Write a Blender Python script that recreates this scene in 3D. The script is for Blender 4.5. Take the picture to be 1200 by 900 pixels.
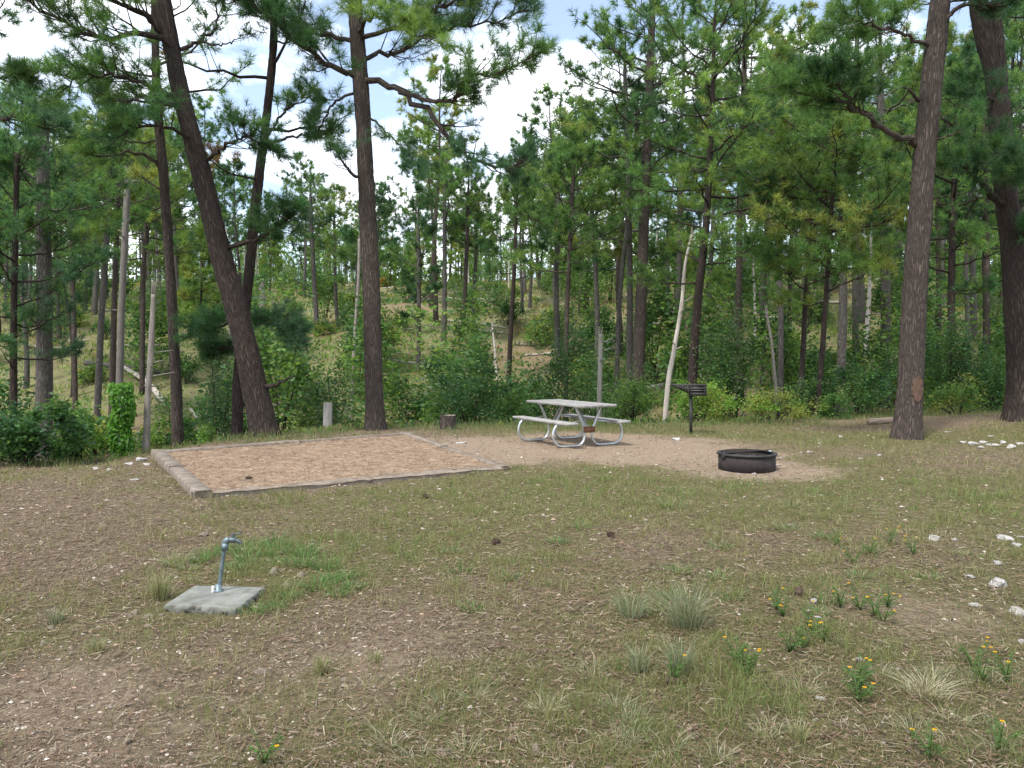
import bpy, math, random
import numpy as np
from mathutils import Vector, Matrix

for o in list(bpy.data.objects):
    bpy.data.objects.remove(o)
scene = bpy.context.scene
C = scene.collection
R = math.radians

# ------------------------------------------------------------------ camera, sky, sun, exposure
F = 924.0                      # focal length in pixels of the 1200 wide photograph
CAM_Z = 1.6
PITCH = math.atan(31 / F)
cam = bpy.data.cameras.new('camera')
cam.sensor_width = 36.0
cam.lens = F / 1200 * 36.0
cam.clip_end = 3000
cam.clip_start = 0.05
camo = bpy.data.objects.new('camera', cam)
C.objects.link(camo)
camo.location = (0, 0, CAM_Z)
camo.rotation_euler = (math.pi / 2 - PITCH, 0, 0)
scene.camera = camo

SUN_EL, SUN_AZ = 58.0, 215.0    # azimuth clockwise from +Y: behind the camera, to the left
world = bpy.data.worlds.new('World')
scene.world = world
world.use_nodes = True
wt = world.node_tree
wt.nodes.clear()
wn = wt.nodes.new
wout = wn('ShaderNodeOutputWorld')
bg = wn('ShaderNodeBackground')
sky = wn('ShaderNodeTexSky')
sky.sky_type = 'NISHITA'
sky.sun_disc = False
sky.sun_elevation = R(SUN_EL)
sky.sun_rotation = R(SUN_AZ)
sky.air_density = 1.0
sky.dust_density = 1.2
wtc = wn('ShaderNodeTexCoord')
wmap = wn('ShaderNodeMapping')
wmap.inputs['Scale'].default_value = (1.0, 1.0, 2.2)
wmap.inputs['Location'].default_value = (1.15, 0.4, 0.55)
wno = wn('ShaderNodeTexNoise')
wno.inputs['Scale'].default_value = 3.2
wno.inputs['Detail'].default_value = 6
wno.inputs['Roughness'].default_value = 0.55
wr = wn('ShaderNodeValToRGB')
wr.color_ramp.elements[0].color = (0.10, 0.10, 0.10, 1)
wr.color_ramp.elements[0].position = 0.46
wr.color_ramp.elements[1].position = 0.60
wmix = wn('ShaderNodeMixRGB')
wmix.inputs['Color2'].default_value = (8.6, 8.9, 9.4, 1)
L = wt.links.new
L(wtc.outputs['Generated'], wmap.inputs['Vector'])
L(wmap.outputs['Vector'], wno.inputs['Vector'])
L(wno.outputs['Fac'], wr.inputs['Fac'])
L(wr.outputs['Color'], wmix.inputs['Fac'])
L(sky.outputs['Color'], wmix.inputs['Color1'])
L(wmix.outputs['Color'], bg.inputs['Color'])
bg.inputs['Strength'].default_value = 0.12
L(bg.outputs['Background'], wout.inputs['Surface'])

sl = bpy.data.lights.new('sun', 'SUN')
sl.energy = 2.1
sl.angle = R(9)
sl.color = (1.0, 0.96, 0.90)
suno = bpy.data.objects.new('sun', sl)
C.objects.link(suno)
az, el = R(SUN_AZ), R(SUN_EL)
sdir = Vector((math.sin(az) * math.cos(el), math.cos(az) * math.cos(el), math.sin(el)))
suno.rotation_euler = (-sdir).to_track_quat('-Z', 'Y').to_euler()
suno.location = (0, 0, 40)

scene.view_settings.view_transform = 'Standard'
scene.view_settings.look = 'None'
scene.view_settings.gamma = 1
scene.view_settings.use_curve_mapping = False
scene.view_settings.exposure = 1.2
scene.render.resolution_x, scene.render.resolution_y = 1024, 768
scene.render.engine = 'CYCLES'
scene.cycles.max_bounces = 9
scene.cycles.diffuse_bounces = 5
scene.cycles.transmission_bounces = 6
scene.cycles.transparent_max_bounces = 4

# ------------------------------------------------------------------ helpers
def vnoise(x, y, z=0.0, seed=0):
    x = np.asarray(x, float); y = np.asarray(y, float); z = np.asarray(z, float) + np.zeros_like(x)
    ix, iy, iz = np.floor(x).astype(np.int64), np.floor(y).astype(np.int64), np.floor(z).astype(np.int64)
    fx, fy, fz = x - ix, y - iy, z - iz
    fx, fy, fz = [f * f * (3 - 2 * f) for f in (fx, fy, fz)]
    def h(a, b, c):
        n = (a * 374761393 + b * 668265263 + c * 1274126177 + seed * 974634757) & 0xffffffff
        n = ((n ^ (n >> 13)) * 1103515245) & 0xffffffff
        n = ((n ^ (n >> 16)) * 668265263) & 0xffffffff
        return ((n >> 8) & 0xffff) / 65535.0
    r = 0
    for dx in (0, 1):
        for dy in (0, 1):
            for dz in (0, 1):
                w = (fx if dx else 1 - fx) * (fy if dy else 1 - fy) * (fz if dz else 1 - fz)
                r = r + w * h(ix + dx, iy + dy, iz + dz)
    return r
def fbm(x, y, z=0.0, seed=0, oct=3):
    s, a, t = 0, 0.5, 0
    for i in range(oct):
        s = s + a * vnoise(np.asarray(x) * 2**i, np.asarray(y) * 2**i, np.asarray(z) * 2**i, seed + i); t += a; a *= .5
    return s / t
def sstep(a, b, x):
    t = np.clip((np.asarray(x, float) - a) / (b - a), 0, 1)
    return t * t * (3 - 2 * t)

EX = np.array([-60, -14, -9, -7, -5, -3.6, -2, 0, 5, 8, 12, 20, 60.])
EY = np.array([12, 12, 12, 13.0, 15.6, 17.0, 17.8, 18.2, 18.8, 20, 22, 24, 24.])
def edge(x): return np.interp(x, EX, EY)
def H(x, y):
    x = np.asarray(x, float); y = np.asarray(y, float)
    s = y - edge(x)
    D = np.interp(x, [-20, -4, 2, 7, 14], [2.0, 2.0, 1.7, 1.0, 0.6])
    z = -D * sstep(0, 9, s)
    rise = np.clip(y - 29, 0, None)
    z = z + 23.0 * (1 - np.exp(-rise / 90.0)) * sstep(-6, 22, rise)
    hill = sstep(2, 14, s)
    z = z + hill * (fbm(x * .12, y * .12, seed=5) - .5) * 1.6
    z = z + 0.38 * np.exp(-((x - 12.2) ** 2 / 5.5 + (y - 17.5) ** 2 / 7.0))
    z = z - 0.16 * np.exp(-((x + 7.2) ** 2 / 2.0 + (y - 13.2) ** 2 / 3.0))
    near = 1 - sstep(18, 26, y)
    z = z + near * ((fbm(x * .7, y * .7, seed=9) - .5) * .05 + (fbm(x * 4, y * 4, seed=3) - .5) * .018)
    return z
def Hs(x, y): return float(H(np.array([x]), np.array([y]))[0])

def ray(px, py):
    u, v = (px - 600) / F, (450 - py) / F
    cp, sp = math.cos(PITCH), math.sin(PITCH)
    return np.array([u, cp + v * sp, -sp + v * cp])
def P(px, py, d):
    r = ray(px, py); return np.array([0, 0, CAM_Z]) + r * (d / r[1])
_T = 2.0 * 1.0025 ** np.arange(2000)
def G(px, py, dz=0.0):           # point of the ground seen at a pixel
    r = ray(px, py); q = np.array([0, 0, CAM_Z]) + r[None] * _T[:, None]
    k = q[:, 2] <= H(q[:, 0], q[:, 1]) + dz
    return q[int(np.argmax(k))] if k.any() else q[-1]

class MB:
    def __init__(s): s.v, s.f, s.n, s.c, s.b, s.q, s.tw = [], [], 0, [], [], [], []
    def add(s, v, f, col=None, bark=None):
        v = np.asarray(v, float)
        s.v.append(v)
        if isinstance(f, np.ndarray): s.q.append(f + s.n)
        else: s.f.append([tuple(int(i) + s.n for i in q) for q in f])
        s.n += len(v)
        s.c.append(np.tile(np.array(col if col is not None else (1, 1, 1), float), (len(v), 1)) if np.ndim(col) < 2 else col)
        s.b.append(bark if bark is not None else v)
    def tube(s, path, rad, sides=8, cap=True, col=None, rough=0.0, seed=0, twist=0.0, flat=1.0):
        path = np.asarray(path, float); K = len(path)
        rad = np.broadcast_to(np.asarray(rad, float), (K,))
        t = np.gradient(path, axis=0); t /= np.linalg.norm(t, axis=1)[:, None] + 1e-12
        ref = np.array([1, 0, 0.]) if abs(t[0][0]) < .8 else np.array([0, 1, 0.])
        vs, bs = [], []
        L_ = np.concatenate([[0], np.cumsum(np.linalg.norm(np.diff(path, axis=0), axis=1))])
        a = np.arange(sides) / sides * 2 * math.pi
        n = ref - t[0] * ref.dot(t[0]); n /= np.linalg.norm(n)
        N = np.zeros((K, 3)); B = np.zeros((K, 3))
        for i in range(K):
            n = n - t[i] * n.dot(t[i]); n /= np.linalg.norm(n) + 1e-12
            N[i] = n; B[i] = np.cross(t[i], n)
        ca, sa = np.cos(a), np.sin(a)
        bk = np.stack([np.outer(rad * 0 + rad.max(), ca), np.outer(rad * 0 + rad.max(), sa), np.repeat(L_[:, None], sides, 1)], -1)
        rr = np.repeat(rad[:, None], sides, 1)
        if rough:
            q = fbm(bk[..., 0] * 14 + seed, bk[..., 1] * 14, bk[..., 2] * 4.0, seed=seed, oct=3)
            q2 = np.abs(vnoise(bk[..., 0] * 22, bk[..., 1] * 22 + seed, bk[..., 2] * 5, seed=seed + 7) - .5) * 2
            q3 = vnoise(bk[..., 0] * 3 + seed, bk[..., 1] * 3, bk[..., 2] * .9, seed=seed + 3)
            rr = rr + rough * ((q - .5) * 1.1 + (np.minimum(q2, .4) - .25) * 1.3 + (q3 - .5) * 1.6)
        v = path[:, None, :] + rr[..., None] * (ca[None, :, None] * N[:, None, :] + sa[None, :, None] * B[:, None, :] * flat)
        v = v.reshape(-1, 3)
        I = np.arange(K - 1)[:, None] * sides; J = np.arange(sides)[None]; J2 = (J + 1) % sides
        f = np.stack([I + J, I + J2, I + sides + J2, I + sides + J], -1).reshape(-1, 4)
        if cap: s.f.append([tuple(s.n + j for j in range(sides - 1, -1, -1)), tuple(s.n + (K - 1) * sides + j for j in range(sides))])
        s.add(v, f, col, bk.reshape(-1, 3))
    def twig(s, a, b, c, r, col=None): s.tw.append((a, b, c, r, (1, 1, 1) if col is None else col))
    def flush(s):
        if not s.tw: return
        n = len(s.tw); P3 = np.array([[t[0], t[1], t[2]] for t in s.tw]); r = np.array([t[3] for t in s.tw]); col = np.array([t[4] for t in s.tw], float)
        d = P3[:, 2] - P3[:, 0]; d /= np.linalg.norm(d, axis=1)[:, None] + 1e-9; a, b = basis(d)
        an = np.arange(3) * 2.0944; o = np.cos(an)[None, :, None] * a[:, None] + np.sin(an)[None, :, None] * b[:, None]
        v = P3[:, :, None, :] + o[:, None] * (r[:, None] * np.array([1, .7, .35]))[:, :, None, None]
        I = np.array([(k * 3 + j, k * 3 + (j + 1) % 3, k * 3 + 3 + (j + 1) % 3, k * 3 + 3 + j) for k in range(2) for j in range(3)])
        f = (I[None] + np.arange(n)[:, None, None] * 9).reshape(-1, 4)
        s.add(v.reshape(-1, 3), f, np.repeat(col, 9, 0)); s.tw = []
    def box(s, c, size, M=None, col=None, ch=0.0):
        hx, hy, hz = [q / 2 for q in size]
        if ch:
            v, f = [], []
            pts = [(-1, -1), (1, -1), (1, 1), (-1, 1)]
            for (z, k) in ((-hz, ch), (-hz + ch, 0), (hz - ch, 0), (hz, ch)):
                ax, ay = hx - k, hy - k
                q = ch if k == 0 else ch * .6
                for (sx, sy) in pts:
                    if sx * sy > 0: v += [(sx * ax, sy * (ay - q), z), (sx * (ax - q), sy * ay, z)]
                    else: v += [(sx * (ax - q), sy * ay, z), (sx * ax, sy * (ay - q), z)]
            for r_ in range(3):
                for j in range(8):
                    k = (j + 1) % 8
                    f.append((r_ * 8 + j, r_ * 8 + k, (r_ + 1) * 8 + k, (r_ + 1) * 8 + j))
            f.append(tuple(range(7, -1, -1))); f.append(tuple(24 + j for j in range(8)))
        else:
            v = [(x * hx, y * hy, z * hz) for z in (-1, 1) for (x, y) in ((-1, -1), (1, -1), (1, 1), (-1, 1))]
            f = [(3, 2, 1, 0), (4, 5, 6, 7), (0, 1, 5, 4), (1, 2, 6, 5), (2, 3, 7, 6), (3, 0, 4, 7)]
        v = np.array(v)
        if M is not None: v = v @ np.array(M).T
        s.add(v + np.array(c), f, col)
    def lathe(s, prof, sides=32, c=(0, 0, 0), col=None, close=False):
        a = np.arange(sides) / sides * 2 * math.pi
        v = np.array([[(r * math.cos(q), r * math.sin(q), z) for q in a] for r, z in prof]).reshape(-1, 3) + np.array(c)
        f = []; K = len(prof)
        for i in range(K if close else K - 1):
            i2 = (i + 1) % K
            for j in range(sides):
                k = (j + 1) % sides
                f.append((i * sides + j, i * sides + k, i2 * sides + k, i2 * sides + j))
        s.add(v, f, col)
    def mesh(s, name, mat, smooth=False):
        me = bpy.data.meshes.new(name)
        s.flush()
        v = np.concatenate(s.v); f = [q for l in s.f for q in l]
        qs = np.concatenate(s.q) if s.q else np.zeros((0, 4), int)
        idx = np.concatenate([qs.ravel(), np.array([i for q in f for i in q], int)]).astype(np.int32)
        ln = np.concatenate([np.full(len(qs), 4), np.array([len(q) for q in f], int)]).astype(int)
        me.vertices.add(len(v)); me.vertices.foreach_set('co', v.astype(np.float32).ravel())
        me.loops.add(len(idx)); me.loops.foreach_set('vertex_index', idx)
        me.polygons.add(len(ln)); me.polygons.foreach_set('loop_start', np.concatenate([[0], np.cumsum(ln)[:-1]]).astype(np.int32))
        me.update(calc_edges=True)
        cols = np.concatenate(s.c)
        at = me.attributes.new('tint', 'FLOAT_COLOR', 'POINT')
        at.data.foreach_set('color', np.concatenate([cols, np.ones((len(cols), 1))], 1).astype(np.float32).ravel())
        ab = me.attributes.new('barkco', 'FLOAT_VECTOR', 'POINT')
        ab.data.foreach_set('vector', np.concatenate(s.b).astype(np.float32).ravel())
        if smooth: me.polygons.foreach_set('use_smooth', np.ones(len(me.polygons), bool))
        me.materials.append(mat); me.update()
        return me
    def build(s, name, mat, parent=None, smooth=False):
        return link(name, s.mesh(name, mat, smooth), parent)

def link(name, me, parent=None):
    o = bpy.data.objects.new(name, me); C.objects.link(o)
    if parent is not None: o.parent = parent
    return o
def soup(name, v, nper, cols, mat):
    """v: (N, nper, 3) independent triangles / quads"""
    N = v.shape[0]
    me = bpy.data.meshes.new(name)
    me.vertices.add(N * nper); me.vertices.foreach_set('co', v.astype(np.float32).ravel())
    me.loops.add(N * nper); me.loops.foreach_set('vertex_index', np.arange(N * nper, dtype=np.int32))
    me.polygons.add(N); me.polygons.foreach_set('loop_start', (np.arange(N) * nper).astype(np.int32))
    at = me.attributes.new('tint', 'FLOAT_COLOR', 'POINT')
    c = np.repeat(np.concatenate([cols, np.ones((N, 1))], 1)[:, None, :], nper, 1)
    at.data.foreach_set('color', c.astype(np.float32).ravel())
    me.materials.append(mat); me.update(calc_edges=True)
    return me
def tag(o, label=None, cat=None, group=None, kind=None):
    if label: o['label'] = label
    if cat: o['category'] = cat
    if group: o['group'] = group
    if kind: o['kind'] = kind
    return o
def empty(name, loc, label=None, cat=None, group=None, rz=0):
    o = bpy.data.objects.new(name, None); C.objects.link(o)
    o.location = loc; o.rotation_euler = (0, 0, rz); o.empty_display_size = .2
    return tag(o, label, cat, group)
def copy_tree(src, loc, rz=0, sc=1.0, label=None, group=None):
    r = src.copy(); C.objects.link(r)
    r.location = loc; r.rotation_euler = (0, 0, rz); r.scale = (sc, sc, sc) if np.isscalar(sc) else sc
    if label: r['label'] = label
    if group: r['group'] = group
    for ch in src.children:
        c = ch.copy(); C.objects.link(c); c.parent = r
    return r
def rnd_unit(n, rng):
    v = rng.normal(size=(n, 3)); return v / np.linalg.norm(v, axis=1)[:, None]

# ------------------------------------------------------------------ materials
def mat(name):
    m = bpy.data.materials.new(name); m.use_nodes = True
    nt = m.node_tree; b = nt.nodes['Principled BSDF']
    return m, nt, b
def leaf_mat(name, rough=.55, trans=.35, spec=.3):
    m, nt, b = mat(name)
    a = nt.nodes.new('ShaderNodeAttribute'); a.attribute_name = 'tint'
    nt.links.new(a.outputs['Color'], b.inputs['Base Color'])
    b.inputs['Roughness'].default_value = rough
    b.inputs['Specular IOR Level'].default_value = spec
    if trans:
        tr = nt.nodes.new('ShaderNodeBsdfTranslucent'); mx = nt.nodes.new('ShaderNodeMixShader')
        bo = nt.nodes.new('ShaderNodeMixRGB'); bo.blend_type = 'MULTIPLY'; bo.inputs[0].default_value = 1; bo.inputs[2].default_value = (1.75, 1.55, 1.0, 1)   # light through a leaf is yellower
        nt.links.new(a.outputs['Color'], bo.inputs[1]); nt.links.new(bo.outputs[0], tr.inputs['Color'])
        mx.inputs[0].default_value = trans
        nt.links.new(b.outputs[0], mx.inputs[1]); nt.links.new(tr.outputs[0], mx.inputs[2])
        nt.links.new(mx.outputs[0], nt.nodes['Material Output'].inputs['Surface'])
    return m
def noise_mat(name, stops, scale=8, rough=.85, detail=8, bump=.3, bscale=None, coord='Object', stretch=(1, 1, 1), metal=0, tint=False, bdist=.02):
    m, nt, b = mat(name)
    tc = nt.nodes.new('ShaderNodeTexCoord'); mp = nt.nodes.new('ShaderNodeMapping')
    mp.inputs['Scale'].default_value = stretch
    if coord == 'barkco':
        tc = nt.nodes.new('ShaderNodeAttribute'); tc.attribute_name = 'barkco'
        nt.links.new(tc.outputs['Vector'], mp.inputs['Vector'])
    else: nt.links.new(tc.outputs[coord], mp.inputs['Vector'])
    n = nt.nodes.new('ShaderNodeTexNoise'); n.inputs['Scale'].default_value = scale; n.inputs['Detail'].default_value = detail
    n.inputs['Roughness'].default_value = .65
    nt.links.new(mp.outputs[0], n.inputs['Vector'])
    r = nt.nodes.new('ShaderNodeValToRGB'); e = r.color_ramp.elements
    while len(e) < len(stops): e.new(.5)
    for q, (p, c) in zip(e, stops): q.position = p; q.color = (*c, 1)
    nt.links.new(n.outputs['Fac'], r.inputs['Fac'])
    out = r.outputs['Color']
    if tint:
        a = nt.nodes.new('ShaderNodeAttribute'); a.attribute_name = 'tint'
        mu = nt.nodes.new('ShaderNodeMixRGB'); mu.blend_type = 'MULTIPLY'; mu.inputs[0].default_value = 1
        nt.links.new(out, mu.inputs[1]); nt.links.new(a.outputs['Color'], mu.inputs[2]); out = mu.outputs[0]
    nt.links.new(out, b.inputs['Base Color'])
    b.inputs['Roughness'].default_value = rough; b.inputs['Metallic'].default_value = metal
    if bump:
        n2 = nt.nodes.new('ShaderNodeTexNoise'); n2.inputs['Scale'].default_value = bscale or scale * 3; n2.inputs['Detail'].default_value = 6
        nt.links.new(mp.outputs[0], n2.inputs['Vector'])
        bp = nt.nodes.new('ShaderNodeBump'); bp.inputs['Strength'].default_value = bump; bp.inputs['Distance'].default_value = bdist
        nt.links.new(n2.outputs['Fac'], bp.inputs['Height']); nt.links.new(bp.outputs[0], b.inputs['Normal'])
    return m
def bark_mat(name, dark, mid, light, plate=11.0):
    m, nt, b = mat(name)
    N = nt.nodes.new; Lk = nt.links.new
    a = N('ShaderNodeAttribute'); a.attribute_name = 'barkco'
    mp = N('ShaderNodeMapping'); mp.inputs['Scale'].default_value = (1, 1, .20)
    Lk(a.outputs['Vector'], mp.inputs['Vector'])
    nw = N('ShaderNodeTexNoise'); nw.inputs['Scale'].default_value = 9; nw.inputs['Detail'].default_value = 4
    Lk(mp.outputs[0], nw.inputs['Vector'])
    ad = N('ShaderNodeMixRGB'); ad.blend_type = 'ADD'; ad.inputs[0].default_value = .16
    Lk(mp.outputs[0], ad.inputs[1]); Lk(nw.outputs['Color'], ad.inputs[2])
    vo = N('ShaderNodeTexVoronoi'); vo.feature = 'DISTANCE_TO_EDGE'; vo.inputs['Scale'].default_value = plate
    Lk(ad.outputs[0], vo.inputs['Vector'])
    fr = N('ShaderNodeValToRGB'); fr.color_ramp.elements[0].position = .0; fr.color_ramp.elements[1].position = .30
    Lk(vo.outputs['Distance'], fr.inputs['Fac'])
    n1 = N('ShaderNodeTexNoise'); n1.inputs['Scale'].default_value = 3.1; n1.inputs['Detail'].default_value = 10; n1.inputs['Roughness'].default_value = .7
    Lk(a.outputs['Vector'], n1.inputs['Vector'])
    cr = N('ShaderNodeValToRGB'); cr.color_ramp.elements[0].position = .36; cr.color_ramp.elements[1].position = .66
    cr.color_ramp.elements[0].color = (*mid, 1); cr.color_ramp.elements[1].color = (*light, 1)
    Lk(n1.outputs['Fac'], cr.inputs['Fac'])
    mx = N('ShaderNodeMixRGB'); mx.inputs[1].default_value = (*dark, 1)
    Lk(fr.outputs['Color'], mx.inputs[0]); Lk(cr.outputs['Color'], mx.inputs[2])
    at = N('ShaderNodeAttribute'); at.attribute_name = 'tint'
    mu = N('ShaderNodeMixRGB'); mu.blend_type = 'MULTIPLY'; mu.inputs[0].default_value = 1
    Lk(mx.outputs[0], mu.inputs[1]); Lk(at.outputs['Color'], mu.inputs[2])
    Lk(mu.outputs[0], b.inputs['Base Color'])
    b.inputs['Roughness'].default_value = .9; b.inputs['Specular IOR Level'].default_value = .2
    bp = N('ShaderNodeBump'); bp.inputs['Strength'].default_value = .8; bp.inputs['Distance'].default_value = .03
    ma = N('ShaderNodeMath'); ma.operation = 'MULTIPLY_ADD'; ma.inputs[1].default_value = .35
    Lk(n1.outputs['Fac'], ma.inputs[0]); Lk(fr.outputs['Color'], ma.inputs[2])
    Lk(ma.outputs[0], bp.inputs['Height']); Lk(bp.outputs[0], b.inputs['Normal'])
    return m
M_NEEDLE = leaf_mat('pine_needles', .45, .45)
M_LEAF = leaf_mat('leaves', .5, .48)
M_GRASS = leaf_mat('grass_blades', .6, .30)
M_LITTER = leaf_mat('dry_litter', .85, 0, .15)
M_BARK = bark_mat('pine_bark', (.048, .038, .032), (.090, .069, .057), (.135, .107, .090), 19)
M_BARKD = bark_mat('dark_pine_bark', (.028, .021, .018), (.052, .039, .032), (.085, .064, .052), 19)
M_BARKG = bark_mat('grey_bark', (.070, .062, .055), (.120, .108, .097), (.180, .165, .150), 16)
M_DEAD = noise_mat('bleached_dead_wood', [(.3, (.20, .175, .15)), (.55, (.40, .37, .33)), (.8, (.55, .52, .47))], 6, stretch=(3, 3, .5), coord='barkco', bump=.5, tint=True)
M_SOOT = noise_mat('charred_wood', [(.3, (.03, .027, .025)), (.7, (.13, .115, .10))], 6, stretch=(3, 3, .5), coord='barkco', bump=.5, tint=True)
M_STONE = noise_mat('pale_limestone', [(.28, (.28, .25, .21)), (.45, (.54, .51, .47)), (.65, (.74, .72, .69))], 3.2, bump=.7, bscale=7, bdist=.15, tint=True)
M_CONC = noise_mat('weathered_concrete', [(.32, (.085, .078, .062)), (.45, (.145, .147, .125)), (.6, (.19, .195, .17)), (.78, (.27, .27, .24))], 9, bump=.4, bscale=60, bdist=.006, tint=True)
M_TIMBER = noise_mat('weathered_timber', [(.3, (.11, .088, .068)), (.55, (.20, .168, .135)), (.75, (.30, .262, .218))], 7, stretch=(1, 1, 1), bump=.4, bscale=50, bdist=.008, tint=True)
M_PLANK = noise_mat('weathered_grey_plank', [(.28, (.13, .122, .115)), (.5, (.255, .25, .24)), (.75, (.40, .395, .38))], 5, stretch=(1.0, 14, 14), bump=.4, bscale=9, bdist=.004, tint=True)
M_GALV = noise_mat('galvanised_steel', [(.3, (.36, .38, .38)), (.7, (.55, .57, .57))], 14, rough=.42, bump=.08, metal=.75, tint=True)
M_PIPE = noise_mat('dull_galvanised_pipe', [(.3, (.10, .14, .155)), (.7, (.22, .27, .285))], 30, rough=.5, bump=.12, metal=.6, tint=True)
M_RUST = noise_mat('rusty_steel', [(.3, (.06, .030, .018)), (.55, (.17, .075, .035)), (.8, (.27, .15, .08))], 12, rough=.85, bump=.4, metal=.15)
M_FIRE = noise_mat('sooty_steel', [(.3, (.018, .015, .014)), (.55, (.032, .024, .022)), (.8, (.055, .040, .034))], 7, rough=.9, bump=.4, metal=.1, tint=True)
M_BLACK = noise_mat('blackened_iron', [(.3, (.018, .018, .018)), (.7, (.06, .056, .052))], 12, rough=.65, bump=.25, metal=.4, tint=True)
M_ASH = noise_mat('ash', [(.3, (.10, .09, .085)), (.55, (.22, .19, .165)), (.8, (.36, .34, .32))], 14, bump=.7, bdist=.03)
M_CONE = noise_mat('pine_cone', [(.3, (.035, .022, .015)), (.7, (.12, .075, .05))], 30, bump=.3)
M_SCAR = noise_mat('fresh_bark_scar', [(.3, (.065, .038, .026)), (.7, (.135, .076, .05))], 18, bump=.6)

# ground material: colours steered by a per-vertex mask (soil / grass / hillside), broken up with noise
def ground_mat():
    m, nt, b = mat('campsite_ground')
    N = nt.nodes.new; Lk = nt.links.new
    tc = N('ShaderNodeTexCoord'); at = N('ShaderNodeAttribute'); at.attribute_name = 'mask'
    sep = N('ShaderNodeSeparateColor'); Lk(at.outputs['Color'], sep.inputs[0])
    def noise(s, d=8, r=.65):
        n = N('ShaderNodeTexNoise'); n.inputs['Scale'].default_value = s; n.inputs['Detail'].default_value = d; n.inputs['Roughness'].default_value = r
        Lk(tc.outputs['Object'], n.inputs['Vector']); return n.outputs['Fac']
    def ramp(f, stops):
        r = N('ShaderNodeValToRGB'); e = r.color_ramp.elements
        while len(e) < len(stops): e.new(.5)
        for q, (p, c) in zip(e, stops): q.position = p; q.color = (*c, 1)
        Lk(f, r.inputs['Fac']); return r.outputs['Color']
    def mix(f, a, c):
        x = N('ShaderNodeMixRGB'); Lk(f, x.inputs[0]); Lk(a, x.inputs[1]); Lk(c, x.inputs[2]); return x.outputs[0]
    def thr(maskout, nout, k=.9, w=.16):
        s = N('ShaderNodeMath'); s.operation = 'MULTIPLY_ADD'; Lk(nout, s.inputs[0]); s.inputs[1].default_value = k
        s2 = N('ShaderNodeMath'); s2.operation = 'SUBTRACT'; s2.inputs[1].default_value = k * .5
        Lk(maskout, s.inputs[2]); Lk(s.outputs[0], s2.inputs[0])
        mr = N('ShaderNodeMapRange'); mr.interpolation_type = 'SMOOTHSTEP'; mr.inputs['From Min'].default_value = .5 - w; mr.inputs['From Max'].default_value = .5 + w
        Lk(s2.outputs[0], mr.inputs['Value']); return mr.outputs['Result']
    fine = noise(34, 10, .75); med = noise(5.5, 8); big = noise(1.3, 6); vf = noise(120, 4, .7)
    litter = ramp(fine, [(.33, (.060, .042, .029)), (.45, (.145, .105, .068)), (.56, (.235, .180, .118)), (.70, (.36, .295, .205))])
    soil = ramp(fine, [(.30, (.15, .108, .076)), (.45, (.275, .205, .142)), (.58, (.365, .280, .198)), (.72, (.47, .385, .29))])
    green = ramp(fine, [(.33, (.052, .056, .023)), (.47, (.125, .118, .048)), (.60, (.205, .180, .082)), (.72, (.285, .24, .135))])
    hill = ramp(noise(2.2, 12, .72), [(.34, (.10, .075, .05)), (.44, (.17, .135, .085)), (.50, (.145, .155, .060)), (.58, (.19, .185, .08)), (.68, (.245, .215, .12))])
    bank = ramp(fine, [(.3, (.11, .075, .048)), (.5, (.205, .145, .092)), (.72, (.32, .24, .16))])
    c = mix(thr(sep.outputs['Green'], med), litter, green)
    c = mix(thr(sep.outputs['Red'], med, 1.1, .30), c, soil)
    hb = mix(thr(sep.outputs['Alpha'] if 'Alpha' in sep.outputs else sep.outputs['Blue'], big, .5), hill, hill)
    at2 = N('ShaderNodeAttribute'); at2.attribute_name = 'mask2'
    sep2 = N('ShaderNodeSeparateColor'); Lk(at2.outputs['Color'], sep2.inputs[0])
    hb = mix(thr(sep2.outputs['Red'], med, .9), hill, bank)
    c = mix(sep.outputs['Blue'], c, hb)
    Lk(c, b.inputs['Base Color'])
    b.inputs['Roughness'].default_value = .95; b.inputs['Specular IOR Level'].default_value = .15
    bp = N('ShaderNodeBump'); bp.inputs['Strength'].default_value = 1.0; bp.inputs['Distance'].default_value = .045
    Lk(fine, bp.inputs['Height']); Lk(bp.outputs[0], b.inputs['Normal'])
    return m
M_GROUND = ground_mat()
M_PAD = noise_mat('tent_pad_mulch', [(.32, (.125, .082, .052)), (.44, (.200, .136, .085)), (.54, (.262, .184, .117)), (.68, (.34, .255, .172))], 5, detail=15, bump=.6, bscale=90, bdist=.012)

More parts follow.
